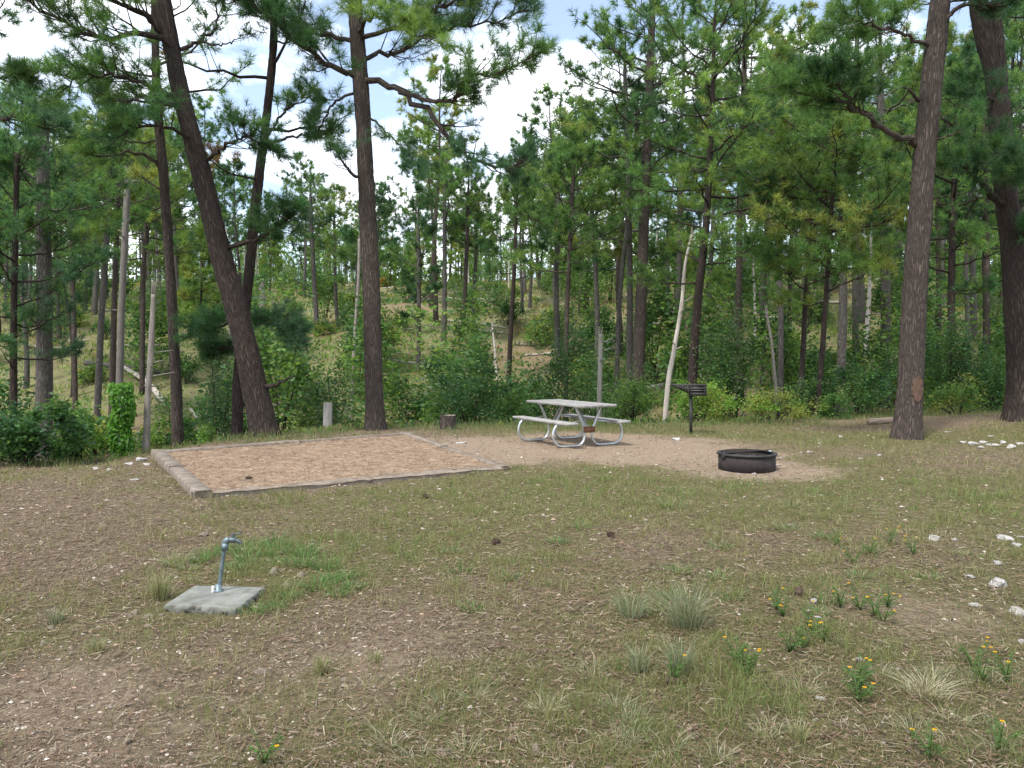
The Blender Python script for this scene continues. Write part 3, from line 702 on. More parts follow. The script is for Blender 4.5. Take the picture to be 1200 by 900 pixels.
# --- middle distance pines
mid = [
 ('bare lower trunk of a stout grey pine rising from the dark shrub', [(50, 490), (52, 380), (51, 250), (49, 120)], 24, 22, 15, M_BARKG, 8.2, dict(zb=4.6, R=2.0, nl=20, cols=MD), 21),
 ('dark slim pine with low shaggy boughs at the edge of the left shrub', [(14, 480), (16, 380), (18, 280), (20, 180)], 22, 10, 6, M_BARKD, 7.0, dict(zb=1.2, R=1.7, nl=24, cols=DK, shape='full'), 22),
 ('thin pine leaning slightly right, behind the vine covered stump', [(112, 470), (119, 370), (126, 270), (131, 180)], 34, 9, 6, M_BARKG, 12.5, dict(zb=6.8, R=2.2, nl=18, cols=MD), 23),
 ('narrow brown pine between the vine stump and the grey broken snag', [(130, 455), (134, 350), (138, 250), (140, 160)], 36, 8, 6, M_BARK, 13, dict(zb=7.5, R=2.2, nl=18, cols=LT), 24),
 ('largest of the cluster of tall pines beyond the picnic table', [(746, 450), (752, 330), (757, 200), (762, 80), (764, 20)], 32, 17, 9, M_BARK, 17.2, dict(zb=8.3, R=3.2, nl=30, cols=MD), 25),
 ('second trunk of the pine cluster beyond the picnic table, its crown lower', [(738, 448), (738, 330), (736, 200), (733, 110)], 33, 9, 6, M_BARKG, 14.8, dict(zb=8.6, R=3.0, nl=24, cols=MD), 26),
 ('thin crooked pine inside the tall cluster beyond the picnic table', [(722, 448), (727, 340), (741, 220), (746, 150)], 34, 7, 5, M_BARKG, 13.0, dict(zb=5.0, R=2.8, nl=26, cols=DK), 27),
 ('dark shaggy pine with boughs nearly to the ground behind the grill', [(808, 462), (817, 360), (827, 270), (832, 180), (836, 90)], 23, 14, 6, M_BARKD, 12.5, dict(zb=3.4, R=2.3, nl=36, cols=MD, shape='full'), 28),
 ('young pine with bright boughs and a leaning black stem past the fire ring', [(956, 488), (963, 420), (969, 330), (976, 220)], 21.5, 8, 5, M_BARKD, 8.6, dict(zb=3.0, R=1.7, nl=30, cols=LT, shape='full'), 29),
 ('young pine with a black stem leaning right, beside its brighter twin', [(934, 488), (940, 430), (944, 350), (950, 260)], 22.5, 8, 5, M_BARKD, 8.0, dict(zb=3.4, R=1.6, nl=24, cols=MD, shape='full'), 30),
 ('grey pine standing in the shrubs between the black stems and the scarred pine', [(984, 470), (988, 350), (987, 220), (985, 120)], 28, 12, 8, M_BARKG, 12.5, dict(zb=6.0, R=2.6, nl=26, cols=MD), 31),
 ('stout pale grey pine just left of the scarred pine, green shrubs at its foot', [(1037, 452), (1038, 330), (1034, 220), (1032, 120)], 30, 14, 9, M_BARKG, 14.5, dict(zb=7.2, R=2.8, nl=26, cols=MD), 32),
 ('slender grey pine over the yellow green shrubs behind the fire ring', [(914, 478), (915, 380), (912, 280), (915, 180)], 29, 9, 6, M_BARKG, 11.5, dict(zb=6.0, R=2.6, nl=26, cols=MD), 33),
 ('very thin pale pine rising above the dark leafy bush behind the grill', [(893, 450), (896, 360), (898, 270)], 36, 5, 4, M_BARKG, 12, dict(zb=8.0, R=2.4, nl=20, cols=LT), 34),
 ('dark trunked pine right of the scarred pine with boughs over green shrubs', [(1117, 470), (1115, 380), (1116, 280), (1120, 180)], 26, 11, 7, M_BARKD, 10.5, dict(zb=3.6, R=2.4, nl=30, cols=MD, shape='full'), 35),
 ('tall thin pine between the scarred pine and the forked pine', [(1157, 440), (1156, 330), (1154, 200), (1152, 100)], 27, 9, 7, M_BARK, 12.5, dict(zb=5.5, R=2.4, nl=26, cols=DK), 36),
 ('pine with a small high crown over the hillside behind the straight tall pine', [(520, 442), (521, 350), (521, 240)], 49, 7, 5, M_BARKG, 13.6, dict(zb=8.6, R=2.3, nl=20, cols=MD), 37),
 ('pine sharing a high rounded crown with its thinner neighbour on the hillside', [(541, 440), (545, 340), (548, 250)], 50, 6, 5, M_BARK, 13.2, dict(zb=8.3, R=2.2, nl=20, cols=MD), 38),
 ('thin pine below the rounded crown on the hillside', [(554, 438), (556, 340), (560, 250)], 52, 5, 4, M_BARKG, 12.6, dict(zb=8.0, R=2.0, nl=18, cols=MD), 39),
 ('slender black stemmed pine on the valley floor above the white fallen log', [(595, 462), (599, 380), (603, 310)], 39, 7, 5, M_BARKD, 10.4, dict(zb=5.2, R=2.0, nl=20, cols=MD), 40),
 ('young pine with tufted low boughs near the valley floor', [(490, 448), (491, 370), (490, 280)], 44, 6, 4, M_BARKG, 10.5, dict(zb=3.0, R=1.6, nl=24, cols=DK, gap=.3), 41),
 ('pine with shaggy boughs standing over the leafy bush behind the picnic table', [(663, 470), (664, 380), (668, 290), (672, 200)], 31, 7, 5, M_BARK, 9.8, dict(zb=4.6, R=2.2, nl=26, cols=MD), 42),
 ('tall pine whose bright crown fills the gap above the picnic table', [(698, 462), (700, 370), (694, 250), (690, 160)], 37, 7, 5, M_BARKG, 12.2, dict(zb=6.5, R=2.6, nl=24, cols=LT), 43),
 ('broad crowned pine behind the shaggy pine at the grill', [(868, 450), (866, 340), (868, 200), (872, 90)], 32, 10, 7, M_BARK, 18.0, dict(zb=7.5, R=3.2, nl=32, cols=LT), 44),
 ('tall pine with feathery crown left of the scarred pine limb', [(1003, 440), (1002, 300), (1000, 180), (1004, 60)], 38, 9, 6, M_BARKG, 19.5, dict(zb=11.5, R=3.2, nl=26, cols=MD, gap=.2), 45),
 ('full crowned pine behind the forked pine on the mound', [(1182, 450), (1180, 330), (1184, 200)], 30, 10, 7, M_BARKD, 14.5, dict(zb=4.5, R=3.0, nl=32, cols=MD, shape='full'), 46),
 ('pine crown showing between scarred pine and thin pine on the right', [(1098, 450), (1100, 330), (1098, 200)], 34, 8, 6, M_BARK, 15.0, dict(zb=6.0, R=2.8, nl=30, cols=LT, shape='full'), 47),
 ('grey pine with a leaning crown right of the leaning pine on the slope', [(372, 430), (370, 360), (366, 290), (364, 240)], 52, 7, 5, M_BARKG, 13.2, dict(zb=8.2, R=2.4, nl=20, cols=MD), 48),
 ('pine on the slope just left of the straight tall pine', [(398, 435), (394, 360), (392, 290)], 54, 5, 4, M_BARKG, 12.8, dict(zb=8.4, R=2.2, nl=20, cols=LT), 49),
 ('slender pine with small boughs behind the deadfall heap', [(414, 440), (417, 370), (418, 310)], 42, 4, 3, M_BARKG, 8.0, dict(zb=5.2, R=1.2, nl=14, cols=MD), 50),
 ('pine with a bright crown behind the upright grey brown pine', [(166, 440), (168, 330), (172, 250)], 40, 7, 5, M_BARK, 12.6, dict(zb=6.2, R=2.6, nl=26, cols=LT), 51),
 ('bushy pine beyond the dark shrub with a crown of loose bright tufts', [(88, 455), (86, 350), (84, 260)], 33, 7, 5, M_BARK, 10.2, dict(zb=5.0, R=2.4, nl=26, cols=MD), 52),
 ('leafy young pine hung with bright needles behind the shaggy pine', [(925, 430), (926, 330), (930, 230)], 33, 7, 5, M_BARK, 13.5, dict(zb=5.0, R=2.4, nl=28, cols=LT, shape='full'), 53),
 ('tall pine with crown of dark tufts high over the picnic table', [(655, 450), (652, 330), (655, 200)], 41, 7, 5, M_BARKG, 12.0, dict(zb=6.8, R=2.7, nl=24, cols=MD), 54),
 ('pine with a tall shaggy crown between table cluster and shaggy pine', [(790, 450), (795, 330), (798, 200)], 40, 8, 6, M_BARKG, 20.5, dict(zb=9.5, R=3.2, nl=32, cols=MD), 55),
]
for (lab, path, d, w0, w1, bark, top, cr, seed) in mid:
    k = 1.0 if d < 30 else 1.15
    cr = dict(cr); cr['nl'] = int(cr['nl'] * 1.0); cr['R'] *= 1.08
    make_tree(lab, path, d, w0 * .9, w1 * .9, bark, top=top, cr=dict(twigs=11 if d < 30 else 10, tips=5, twl=.8, **cr), seed=seed, needles=19 if d < 30 else 15, nl_=.23 * k, nw=.017 if d < 30 else .025)
# --- dead trees
make_tree('white barkless dead trunk leaning beside the grill', [(778, 495), (783, 450), (790, 410), (799, 355), (803, 310), (811, 275)], 24, 7, 3, M_DEAD, name='dead_tree', cat='dead tree', seed=61, flare=.1, tint=(1.25, 1.22, 1.18))
make_tree('tall grey broken topped dead trunk behind the vine covered stump', [(137, 452), (142, 380), (146, 290), (150, 205)], 30, 8.5, 6.5, M_DEAD, name='dead_tree', cat='dead tree', seed=62, tint=(.36, .35, .34), limbs=[dict(p=[(150, 218, 0), (158, 212, 0), (165, 213, 0)], w=3, tw=0, bare=1)])
make_tree('thin grey dead sapling rising beside the corner of the pad timber', [(171, 541), (173, 470), (177, 410), (180, 345)], 14.2, 8.5, 5, M_DEAD, name='dead_tree', cat='dead tree', seed=63, tint=(.5, .48, .45), flare=.15)
make_tree('slim grey snag with a pale broken tip right behind the picnic table', [(702, 492), (703, 440), (704, 392)], 22, 6, 5, M_DEAD, name='dead_tree', cat='dead tree', seed=64, tint=(.55, .58, .55))
make_tree('thin white dead stem standing alone on the valley floor', [(583, 445), (580, 410), (577, 385)], 40, 3, 2.2, M_DEAD, name='dead_tree', cat='dead tree', seed=65, tint=(1.2, 1.2, 1.15))
make_tree('fat grey dead trunk on the slope behind the leaning pine', [(308, 420), (308, 370), (307, 338)], 44, 8, 7, M_DEAD, name='dead_tree', cat='dead tree', seed=66, tint=(.6, .58, .55))
make_tree('grey dead pole among the pine stems over the deadfall', [(411, 450), (416, 390), (420, 330), (421, 280)], 36, 5, 3, M_DEAD, name='dead_tree', cat='dead tree', seed=67, tint=(.6, .58, .55))
make_tree('pale dead pole leaning against shrubs behind the fire ring', [(913, 470), (905, 410), (898, 365)], 27, 5, 3, M_DEAD, name='dead_tree', cat='dead tree', seed=68, tint=(.7, .68, .64))

# --- hillside forest: archetypes, then copies
def archetype(seed, h, r, cb, R0, nl, cols, bark, shape='open', lean=.04, dead=False, n=13, w=.045, ln=.34):
    rng = np.random.default_rng(seed)
    pts = np.array([[lean * z * z / h + .12 * math.sin(z * .6 + seed), .1 * math.cos(z * .5), z] for z in np.linspace(-.4, h, 8)])
    pts -= np.array([pts[0][0], pts[0][1], 0])
    q = resample(pts, 26); rad = np.interp(q[:, 2], [0, h], [r, .03]); rad[:3] *= [1.25, 1.12, 1.03]
    tb, T = MB(), Tufts(); tb.tube(q, rad, 8)
    if not dead: crown(tb, T, q, rad, cb, R0, int(nl * 1.1), rng, 8, .9, 1.0, cols, shape, 4, 4)
    else:
        for k in range(nl):
            z0 = h * rng.uniform(.35, .9); i = np.searchsorted(q[:, 2], z0); a = rng.uniform(0, 6.28); l = rng.uniform(.3, 1.1)
            tb.tube(np.array([q[i], q[i] + np.array([math.cos(a), math.sin(a), .35]) * l]), [.03, .01], 4)
    root = bpy.data.objects.new('dead_tree' if dead else 'pine_tree', None); C.objects.link(root)
    tb.build('trunk', bark, root, True)
    if T.p: link('crown', T.mesh('crown', n, ln, w, rng), root)
    root['category'] = 'dead tree' if dead else 'pine tree'
    return root
ARCH = [
 (archetype(101, 14, .17, 8.2, 2.5, 20, MD, M_BARKG), 'pine with long bare grey stem on the far hillside', 'bare stemmed hillside pines'),
 (archetype(102, 16, .19, 9.5, 2.8, 22, LT, M_BARK), 'bright high crowned pine on the far hillside', 'bright crowned hillside pines'),
 (archetype(103, 12, .15, 5.2, 2.4, 24, DK, M_BARKG), 'dark pine with deep crown on the far hillside', 'dark deep crowned hillside pines'),
 (archetype(104, 11, .13, 6.0, 1.9, 18, MD, M_BARKD, lean=.12), 'leaning slim small crowned pine on the far hillside', 'leaning hillside pines'),
 (archetype(105, 6.5, .09, 1.2, 1.5, 24, LT, M_BARKD, 'cone'), 'young bright pine branched low on the far hillside', 'young bright hillside pines'),
 (archetype(106, 17, .2, 8.0, 3.1, 28, MD, M_BARKG, 'full'), 'tall broad full crowned pine on the far hillside', 'broad crowned hillside pines'),
 (archetype(107, 8.5, .12, 9, 0, 7, MD, M_DEAD, dead=True), 'bare grey dead pole on the far hillside', 'dead poles on the far hillside'),
]
rng = np.random.default_rng(7)
taken = [(p[0], p[1]) for _, p in TREES]
firsts = [True] * len(ARCH)
def where(x, y):
    px = 600 + x / y * F
    a = 'beyond the large dark shrub' if px < 110 else 'beyond the vine covered stump' if px < 215 else 'beyond the leaning pine' if px < 345 else 'beyond the straight tall pine' if px < 470 else 'beyond the dense leafy bush' if px < 605 else 'beyond the picnic table' if px < 770 else 'beyond the grill' if px < 860 else 'beyond the fire ring' if px < 1000 else 'beyond the scarred pine' if px < 1130 else 'beyond the forked pine'
    return (', low on the slope ' if y < 62 else ', halfway up the slope ' if y < 105 else ', near the ridge ') + a
def put_arch(k, x, y, sc):
    root, lab, grp = ARCH[k]
    w_ = where(x, y); lab = lab.replace(' on the far hillside', '') + w_; grp = grp + w_
    loc = (x, y, Hs(x, y)); rz = rng.uniform(0, 6.28)
    sc = (sc, sc, sc * rng.uniform(.92, 1.1))
    if firsts[k]:
        firsts[k] = False; root.location = loc; root.rotation_euler = (0, 0, rz); root.scale = sc; root['label'] = lab; root['group'] = grp
    else: copy_tree(root, loc, rz, sc, lab, grp)
cnt = 0
while cnt < 230:
    y = 38 + 105 * rng.uniform() ** 1.1; u = rng.uniform(-.74, .74); x = u * y
    if any((x - a) ** 2 + (y - b_) ** 2 < (2.0 if y < 70 else 1.3) ** 2 for a, b_ in taken): continue
    px = 600 + u * F
    # the middle left of the slope is the more open ground
    if y < 75 and 330 < px < 700 and rng.uniform() < .50: continue
    if y < 60 and px < 330 and rng.uniform() < .35: continue
    pr = np.array([.22, .17, .17, .10, .12, .12, .10])
    if 250 < px < 480: pr = np.array([.25, .08, .25, .14, .16, .0, .12])
    k = rng.choice(7, p=pr / pr.sum())
    sc = rng.uniform(.8, 1.15) * (.8 if 250 < px < 480 else 1.0)
    taken.append((x, y)); put_arch(k, x, y, sc); cnt += 1
# pines just over the rim on the right, where the wood is thick
for (px, d, k, sc) in [(860, 45, 5, 1), (940, 46, 1, 1.05), (1010, 50, 5, 1), (1075, 42, 2, 1.1), (1140, 44, 5, .95), (1190, 40, 1, 1), (970, 60, 5, 1.1), (680, 58, 1, 1.0), (830, 52, 0, 1.1), (1100, 56, 5, 1.1), (620, 66, 2, 1.0), (1050, 70, 1, 1.2),
                       (30, 42, 0, .9), (70, 50, 1, .85), (10, 58, 5, .8), (100, 62, 2, 1), (210, 55, 0, .9), (235, 48, 4, 1.1)]:
    x = (px - 600) / F * d; taken.append((x, d)); put_arch(k, x, d, sc)

def far_wood():
    rng = np.random.default_rng(17); T = Tufts(); wood = MB()
    for k in range(420):
        y = 120 + 130 * rng.uniform(); x = rng.uniform(-.80, .80) * y; z = Hs(x, y); h = rng.uniform(8, 15); cb = h * rng.uniform(.25, .55)
        wood.tube(np.array([(x, y, z - .5), (x + rng.normal() * .3, y, z + h * .9)]), [.2, .05], 5, cap=False)
        base = pick([('mid', 'dark', 'lite', 'mid')[rng.integers(4)]], rng); m = 34
        t = rng.uniform(0, 1, m); a = rng.uniform(0, 6.28, m); rr = rng.uniform(.3, 1, m) * (2.6 * (1 - .75 * t ** 1.6))
        for q in range(m):
            d = np.array([math.cos(a[q]), math.sin(a[q]), .7])
            T.add(np.array([x + rr[q] * math.cos(a[q]), y + rr[q] * math.sin(a[q]), z + cb + (h - cb) * t[q]]), d, rng.uniform(.8, 1.25), base * rng.uniform(.75, 1.25))
    o = link('far_wood', T.mesh('far_wood', 11, .85, .17, rng)); tag(o, 'distant wood of pine crowns along the ridge', kind='stuff')
    w = wood.build('trunks', M_BARKG, o); w['kind'] = 'stuff'
far_wood()

# ------------------------------------------------------------------ shrubs and leafy plants
def leaf_cloud(rng, n, size, cols, clumps, W, D, Ht, spread=.28, low=0.02):
    """leaves gathered in clumps through a shrub's volume"""
    cc = np.stack([rng.normal(0, .42, clumps), rng.normal(0, .42, clumps), rng.uniform(.12, 1, clumps) ** .8], 1)
    rr = np.hypot(cc[:, 0], cc[:, 1]); lim = .95 * np.sqrt(np.clip(1.08 - cc[:, 2] ** 2, .05, 1)); k = np.minimum(1, lim / (rr + 1e-6))
    cc[:, :2] *= k[:, None]
    cc *= rng.uniform(.72, 1.22, (clumps, 1)); cc[:, 2] *= rng.uniform(.85, 1.12, clumps)
    pw = rng.uniform(.35, 1.6, clumps); i = rng.choice(clumps, n, p=pw / pw.sum()); cs = rng.uniform(.45, 1.35, clumps)
    p = cc[i] + rng.normal(0, spread * .5, (n, 3)) * np.array([1, 1, 1.0]) * cs[i][:, None]
    p[:, 2] = np.abs(p[:, 2]) + low
    p = p * np.array([W / 2, D / 2, Ht])
    ccol = np.array([pickc(cols, rng) for _ in range(clumps)])
    c = ccol[i] * rng.uniform(.75, 1.3, (n, 1))
    d = rnd_unit(n, rng); d[:, 2] = np.abs(d[:, 2]) * .5 - .15; d /= np.linalg.norm(d, axis=1)[:, None]
    s = np.cross(d, rnd_unit(n, rng)); s /= np.linalg.norm(s, axis=1)[:, None] + 1e-9
    l = size * rng.uniform(.6, 1.3, n)[:, None]; w = l * .30
    v = np.stack([p, p + d * l * .45 + s * w, p + d * l, p + d * l * .45 - s * w], 1)
    return v, c, cc * np.array([W / 2, D / 2, Ht])
LC = dict(dk=(.036, .092, .034), md=(.068, .150, .044), lt=(.120, .215, .048), yl=(.200, .240, .055), br=(.14, .28, .045), gy=(.10, .145, .075), og=(.24, .15, .04))
def pickc(cols, rng): return np.array(LC[cols[rng.integers(len(cols))]]) * rng.uniform(.8, 1.2)
def shrub_mesh(seed, W, D, Ht, n, size, cols, clumps=26, spread=.28, stems=9):
    rng = np.random.default_rng(seed)
    v, c, cc = leaf_cloud(rng, n, size, cols, clumps, W, D, Ht, spread)
    fm = soup('foliage', v, 4, c, M_LEAF)
    sb = MB()
    for k in range(stems):
        e = cc[rng.integers(len(cc))]; s0 = np.array([e[0] * .15 + rng.normal() * .04, e[1] * .15 + rng.normal() * .04, -.06])
        sb.tube(resample([s0, s0 * .5 + e * np.array([.3, .3, .5]), e], 6), np.linspace(.022, .006, 6), 5)
    return fm, sb.mesh('stems', M_BARKD, True)
def shrub(label, px, base, d, wpx, hpx, cols, seed, n=2600, size=.07, clumps=26, spread=.28, group=None, name='shrub', depth=None, cat='shrub'):
    p = P(px, base, d); z = Hs(p[0], p[1])
    W = wpx * d / F; top = P(px, base - hpx, d)[2]; Ht = max(top - z, .35)
    fm, sm = shrub_mesh(seed, W, depth or W * .8, Ht * .95, n, size, cols, clumps, spread)
    r = empty(name, (p[0], p[1], z), label, cat, group)
    link('stem', sm, r); link('foliage', fm, r)
    return r
shrub('large dark green shrub left of the vine covered stump', 28, 552, 12.6, 130, 76, ('dk', 'dk', 'md'), 201, 5200, .085, 40)
shrub('bright yellow green leafy shrub growing against the large dark shrub', 86, 545, 13.6, 62, 66, ('lt', 'br', 'md'), 202, 2200, .075, 22)
shrub('dense leafy green bush beside the cut stump past the tent pad', 548, 508, 19.4, 108, 74, ('dk', 'md', 'md'), 203, 5200, .075, 46)
shrub('loose yellow green bush between the leafy bush and the picnic table', 596, 505, 19.8, 60, 46, ('md', 'lt', 'md'), 204, 2200, .075, 24)
shrub('tall rounded green bush directly behind the picnic table', 662, 500, 23.5, 92, 104, ('dk', 'md', 'dk'), 205, 5600, .08, 50)
shrub('feathery soft green bush between picnic table and white dead trunk', 742, 502, 20.2, 82, 62, ('md', 'lt', 'gy'), 206, 4200, .06, 36)
shrub('yellow green low bush behind the grill post', 822, 506, 19.6, 92, 52, ('br', 'yl', 'lt', 'br'), 207, 3400, .065, 34)
shrub('low yellowish weeds spreading behind the fire ring', 908, 504, 19.4, 104, 42, ('yl', 'lt', 'br', 'yl'), 208, 3000, .06, 34)
shrub('tall dark leafy bush between the grill and the slender grey pine', 860, 500, 22.6, 76, 118, ('dk', 'md', 'gy'), 209, 5000, .085, 44)
shrub('green bush at the foot of the pale grey pine', 1010, 498, 21.5, 108, 66, ('dk', 'md', 'md'), 210, 4400, .075, 40)
shrub('tall leafy green bush behind the scarred pine', 1110, 492, 23.5, 90, 120, ('md', 'dk', 'md'), 211, 4600, .085, 44)
shrub('yellow green weedy bush right of the scarred pine', 1122, 494, 20.6, 84, 42, ('lt', 'yl', 'md'), 212, 2600, .065, 30)
shrub('soft green bush over the cut post behind the tent pad', 392, 512, 19.8, 58, 84, ('md', 'gy', 'dk'), 213, 2600, .065, 24)
shrub('dark small leaved bush between the upright pine and the leaning pine', 254, 520, 20.2, 66, 120, ('dk', 'dk', 'gy'), 214, 4200, .065, 40)
shrub('small bright green plant left of the upright grey brown pine', 186, 528, 16.5, 22, 34, ('br', 'lt'), 215, 600, .07, 10)
shrub('low bright green weeds against the back edge of the tent pad', 243, 524, 17.0, 46, 20, ('br', 'lt'), 216, 900, .065, 14)
shrub('green bush in shade behind the forked pine', 1165, 492, 22.5, 70, 84, ('dk', 'md'), 217, 3200, .08, 30)
shrub('grey green spindly bush behind the yellowish weeds', 948, 498, 21.5, 60, 50, ('gy', 'md', 'dk'), 218, 2400, .065, 26)
shrub('small green bush under the young black stemmed pines', 978, 498, 20.3, 50, 34, ('md', 'lt'), 219, 1800, .065, 20)
shrub('tall leafy green bush in the shade at the foot of the dark trunked pine', 1068, 492, 24.5, 80, 100, ('md', 'dk', 'lt'), 220, 4000, .08, 40)
shrub('leafy bush in the dip behind the feathery bush', 700, 490, 26, 70, 70, ('md', 'dk', 'lt'), 221, 3000, .08, 30)
# shrubs scattered on the hillside
SH = []
for k, (cols, W, Ht, lab, grp) in enumerate([
        (('lt', 'yl', 'md'), 2.2, 1.0, 'low yellow green shrub on the far slope', 'low yellow green slope shrubs'),
        (('md', 'dk'), 2.0, 1.7, 'rounded dark green shrub on the far slope', 'dark rounded slope shrubs'),
        (('gy', 'md', 'lt'), 2.6, 1.3, 'spreading grey green shrub on the far slope', 'grey green slope shrubs'),
        (('md', 'lt', 'md'), 2.4, 3.0, 'tall leafy green sapling clump on the far slope', 'leafy sapling clumps on the slope'),
        (('og', 'yl'), 1.0, .8, 'small orange yellow shrub on the far slope', 'orange tinged slope shrubs')]):
    fm, sm = shrub_mesh(300 + k, W, W, Ht, 1500 if k != 3 else 2200, .14, cols, 30, .3, 6)
    r = bpy.data.objects.new('shrub', None); C.objects.link(r); r['category'] = 'shrub'
    link('stem', sm, r); link('foliage', fm, r); SH.append([r, lab, grp, True])
def put_shrub(k, x, y, sc):
    s = list(SH[k]); loc = (x, y, Hs(x, y)); rz = rng.uniform(0, 6.28)
    w_ = where(x, y); s[1] = s[1].replace(' on the far slope', '') + w_; s[2] = s[2] + w_
    if s[3]: SH[k][3] = False; s[0].location = loc; s[0].scale = (sc,) * 3; s[0]['label'] = s[1]; s[0]['group'] = s[2]
    else: copy_tree(s[0], loc, rz, sc, s[1], s[2])
for i in range(278):
    y = 26 + 85 * rng.uniform() ** 1.35; u = rng.uniform(-.72, .72); x = u * y; px = 600 + u * F
    if y < 34 and px < 700 and rng.uniform() < .4: continue
    k = rng.choice(5, p=[.30, .24, .20, .23, .03] if y > 45 else [.32, .25, .20, .23, 0]) if px < 700 else rng.choice(5, p=[.2, .3, .15, .34, .01])
    put_shrub(k, x, y, rng.uniform(.7, 1.6))
# low weeds over the slope (uncountable)
def weeds():
    rng = np.random.default_rng(55); m = 13000; per = 14
    y = 17 + 105 * rng.uniform(size=m) ** 1.7; x = rng.uniform(-.72, .72, m) * y
    s = y - edge(x); so, gr, hi, ba = masks(x, y)
    keep = (s > .6) & (rng.uniform(size=m) > ba * .6) & (fbm(x * .3, y * .3, seed=71) > .36)
    x, y = x[keep], y[keep]; m = len(x)
    sc = np.clip(y / 30, .8, 2.4); R_ = rng.uniform(.15, .55, m) * sc ** .6
    i = np.repeat(np.arange(m), per); n = len(i)
    px_ = x[i] + rng.normal(0, 1, n) * R_[i] * .5; py_ = y[i] + rng.normal(0, 1, n) * R_[i] * .5
    d = rnd_unit(n, rng); d[:, 2] = np.abs(d[:, 2]) + .8; d /= np.linalg.norm(d, axis=1)[:, None]
    sd = np.cross(d, rnd_unit(n, rng)); sd /= np.linalg.norm(sd, axis=1)[:, None]
    l = (.15 * sc[i] * rng.uniform(.5, 1.5, n))[:, None]; w = l * .13
    p = np.stack([px_, py_, H(px_, py_) + rng.uniform(-.02, .22, n) * R_[i]], 1)
    v = np.stack([p, p + d * l * .5 + sd * w, p + d * l, p + d * l * .5 - sd * w], 1)
    pal = np.array([LC['md'], LC['lt'], LC['yl'], LC['gy'], (.24, .21, .10), (.19, .15, .08)])
    q = fbm(x * .16, y * .16, seed=81)
    cb = pal[np.clip((q * 9 - 1.7 + rng.normal(0, .8, m)).astype(int), 0, 5)]
    c = cb[i] * rng.uniform(.7, 1.25, (n, 1))
    return tag(link('undergrowth', soup('undergrowth', v, 4, c, M_LEAF)), 'low weeds and dry grass covering the wooded slope', kind='stuff')
weeds()

# ------------------------------------------------------------------ vine covered stump, cut stumps, logs
def vine_stump():
    base = P(141, 541, 13.9); base[2] = Hs(base[0], base[1])
    r = empty('vine_covered_stump', base, 'broken stump smothered in bright green vine leaves', 'stump')
    h = P(146, 452, 13.9)[2] - base[2]
    mb = MB(); path = resample([(0, 0, -.1), (.02, 0, h * .5), (.07, 0, h)], 30)
    mb.tube(path, np.linspace(.11, .085, 30), 16, rough=.02, seed=3); mb.build('trunk', M_DEAD, r, True)
    rng = np.random.default_rng(5); n = 3600
    t = rng.uniform(0.02, 1.03, n); a = rng.uniform(0, 6.28, n); rad = .10 + .07 * rng.uniform(size=n) + .035 * np.sin(t * 11 + a)
    p = np.stack([.07 * t + rad * np.cos(a), rad * np.sin(a), t * h + rng.normal(0, .02, n)], 1)
    d = np.stack([np.cos(a) * .6, np.sin(a) * .6, -.8 + rng.normal(0, .3, n)], 1); d /= np.linalg.norm(d, axis=1)[:, None]
    s = np.cross(d, rnd_unit(n, rng)); s /= np.linalg.norm(s, axis=1)[:, None]; l = (.07 * rng.uniform(.6, 1.3, n))[:, None]
    v = np.stack([p, p + d * l * .4 + s * l * .42, p + d * l, p + d * l * .4 - s * l * .42], 1)
    c = np.where(rng.uniform(size=(n, 1)) < .7, np.array([[.11, .26, .035]]), np.array([[.06, .16, .03]])) * rng.uniform(.75, 1.25, (n, 1))
    link('vine_leaves', soup('vine_leaves', v, 4, c, M_LEAF), r)
vine_stump()
def stump(label, px, base, d, w, hpx, seed, bark=M_BARK, top=(.95, .9, .8)):
    p = P(px, base, d); p[2] = Hs(p[0], p[1]); Rr = w * d / F / 2; h = hpx * d / F
    r = empty('tree_stump', p, label, 'stump')
    mb = MB(); path = resample([(0, 0, -.08), (0, 0, h * .3), (.01, 0, h)], 16)
    mb.tube(path, np.array([Rr * 1.25] + list(np.linspace(Rr * 1.15, Rr, 15))), 24, cap=False, rough=.014, seed=seed); mb.build('bark', bark, r, True)
    q = MB(); a = np.arange(24) / 24 * 6.283
    q.add(np.concatenate([np.stack([np.cos(a) * Rr * .98 + .01, np.sin(a) * Rr * .98, np.full(24, h - .012)], 1), [[.01, 0, h - .004]]]), [(i, (i + 1) % 24, 24) for i in range(24)], top)
    q.build('cut_face', M_DEAD, r)
stump('short cut stump in front of the dense leafy bush', 525, 509, 17.6, 18, 17, 31)
stump('grey upright cut post behind the tent pad', 384, 514, 17.7, 10, 36, 32, M_DEAD, (.9, .9, .9))
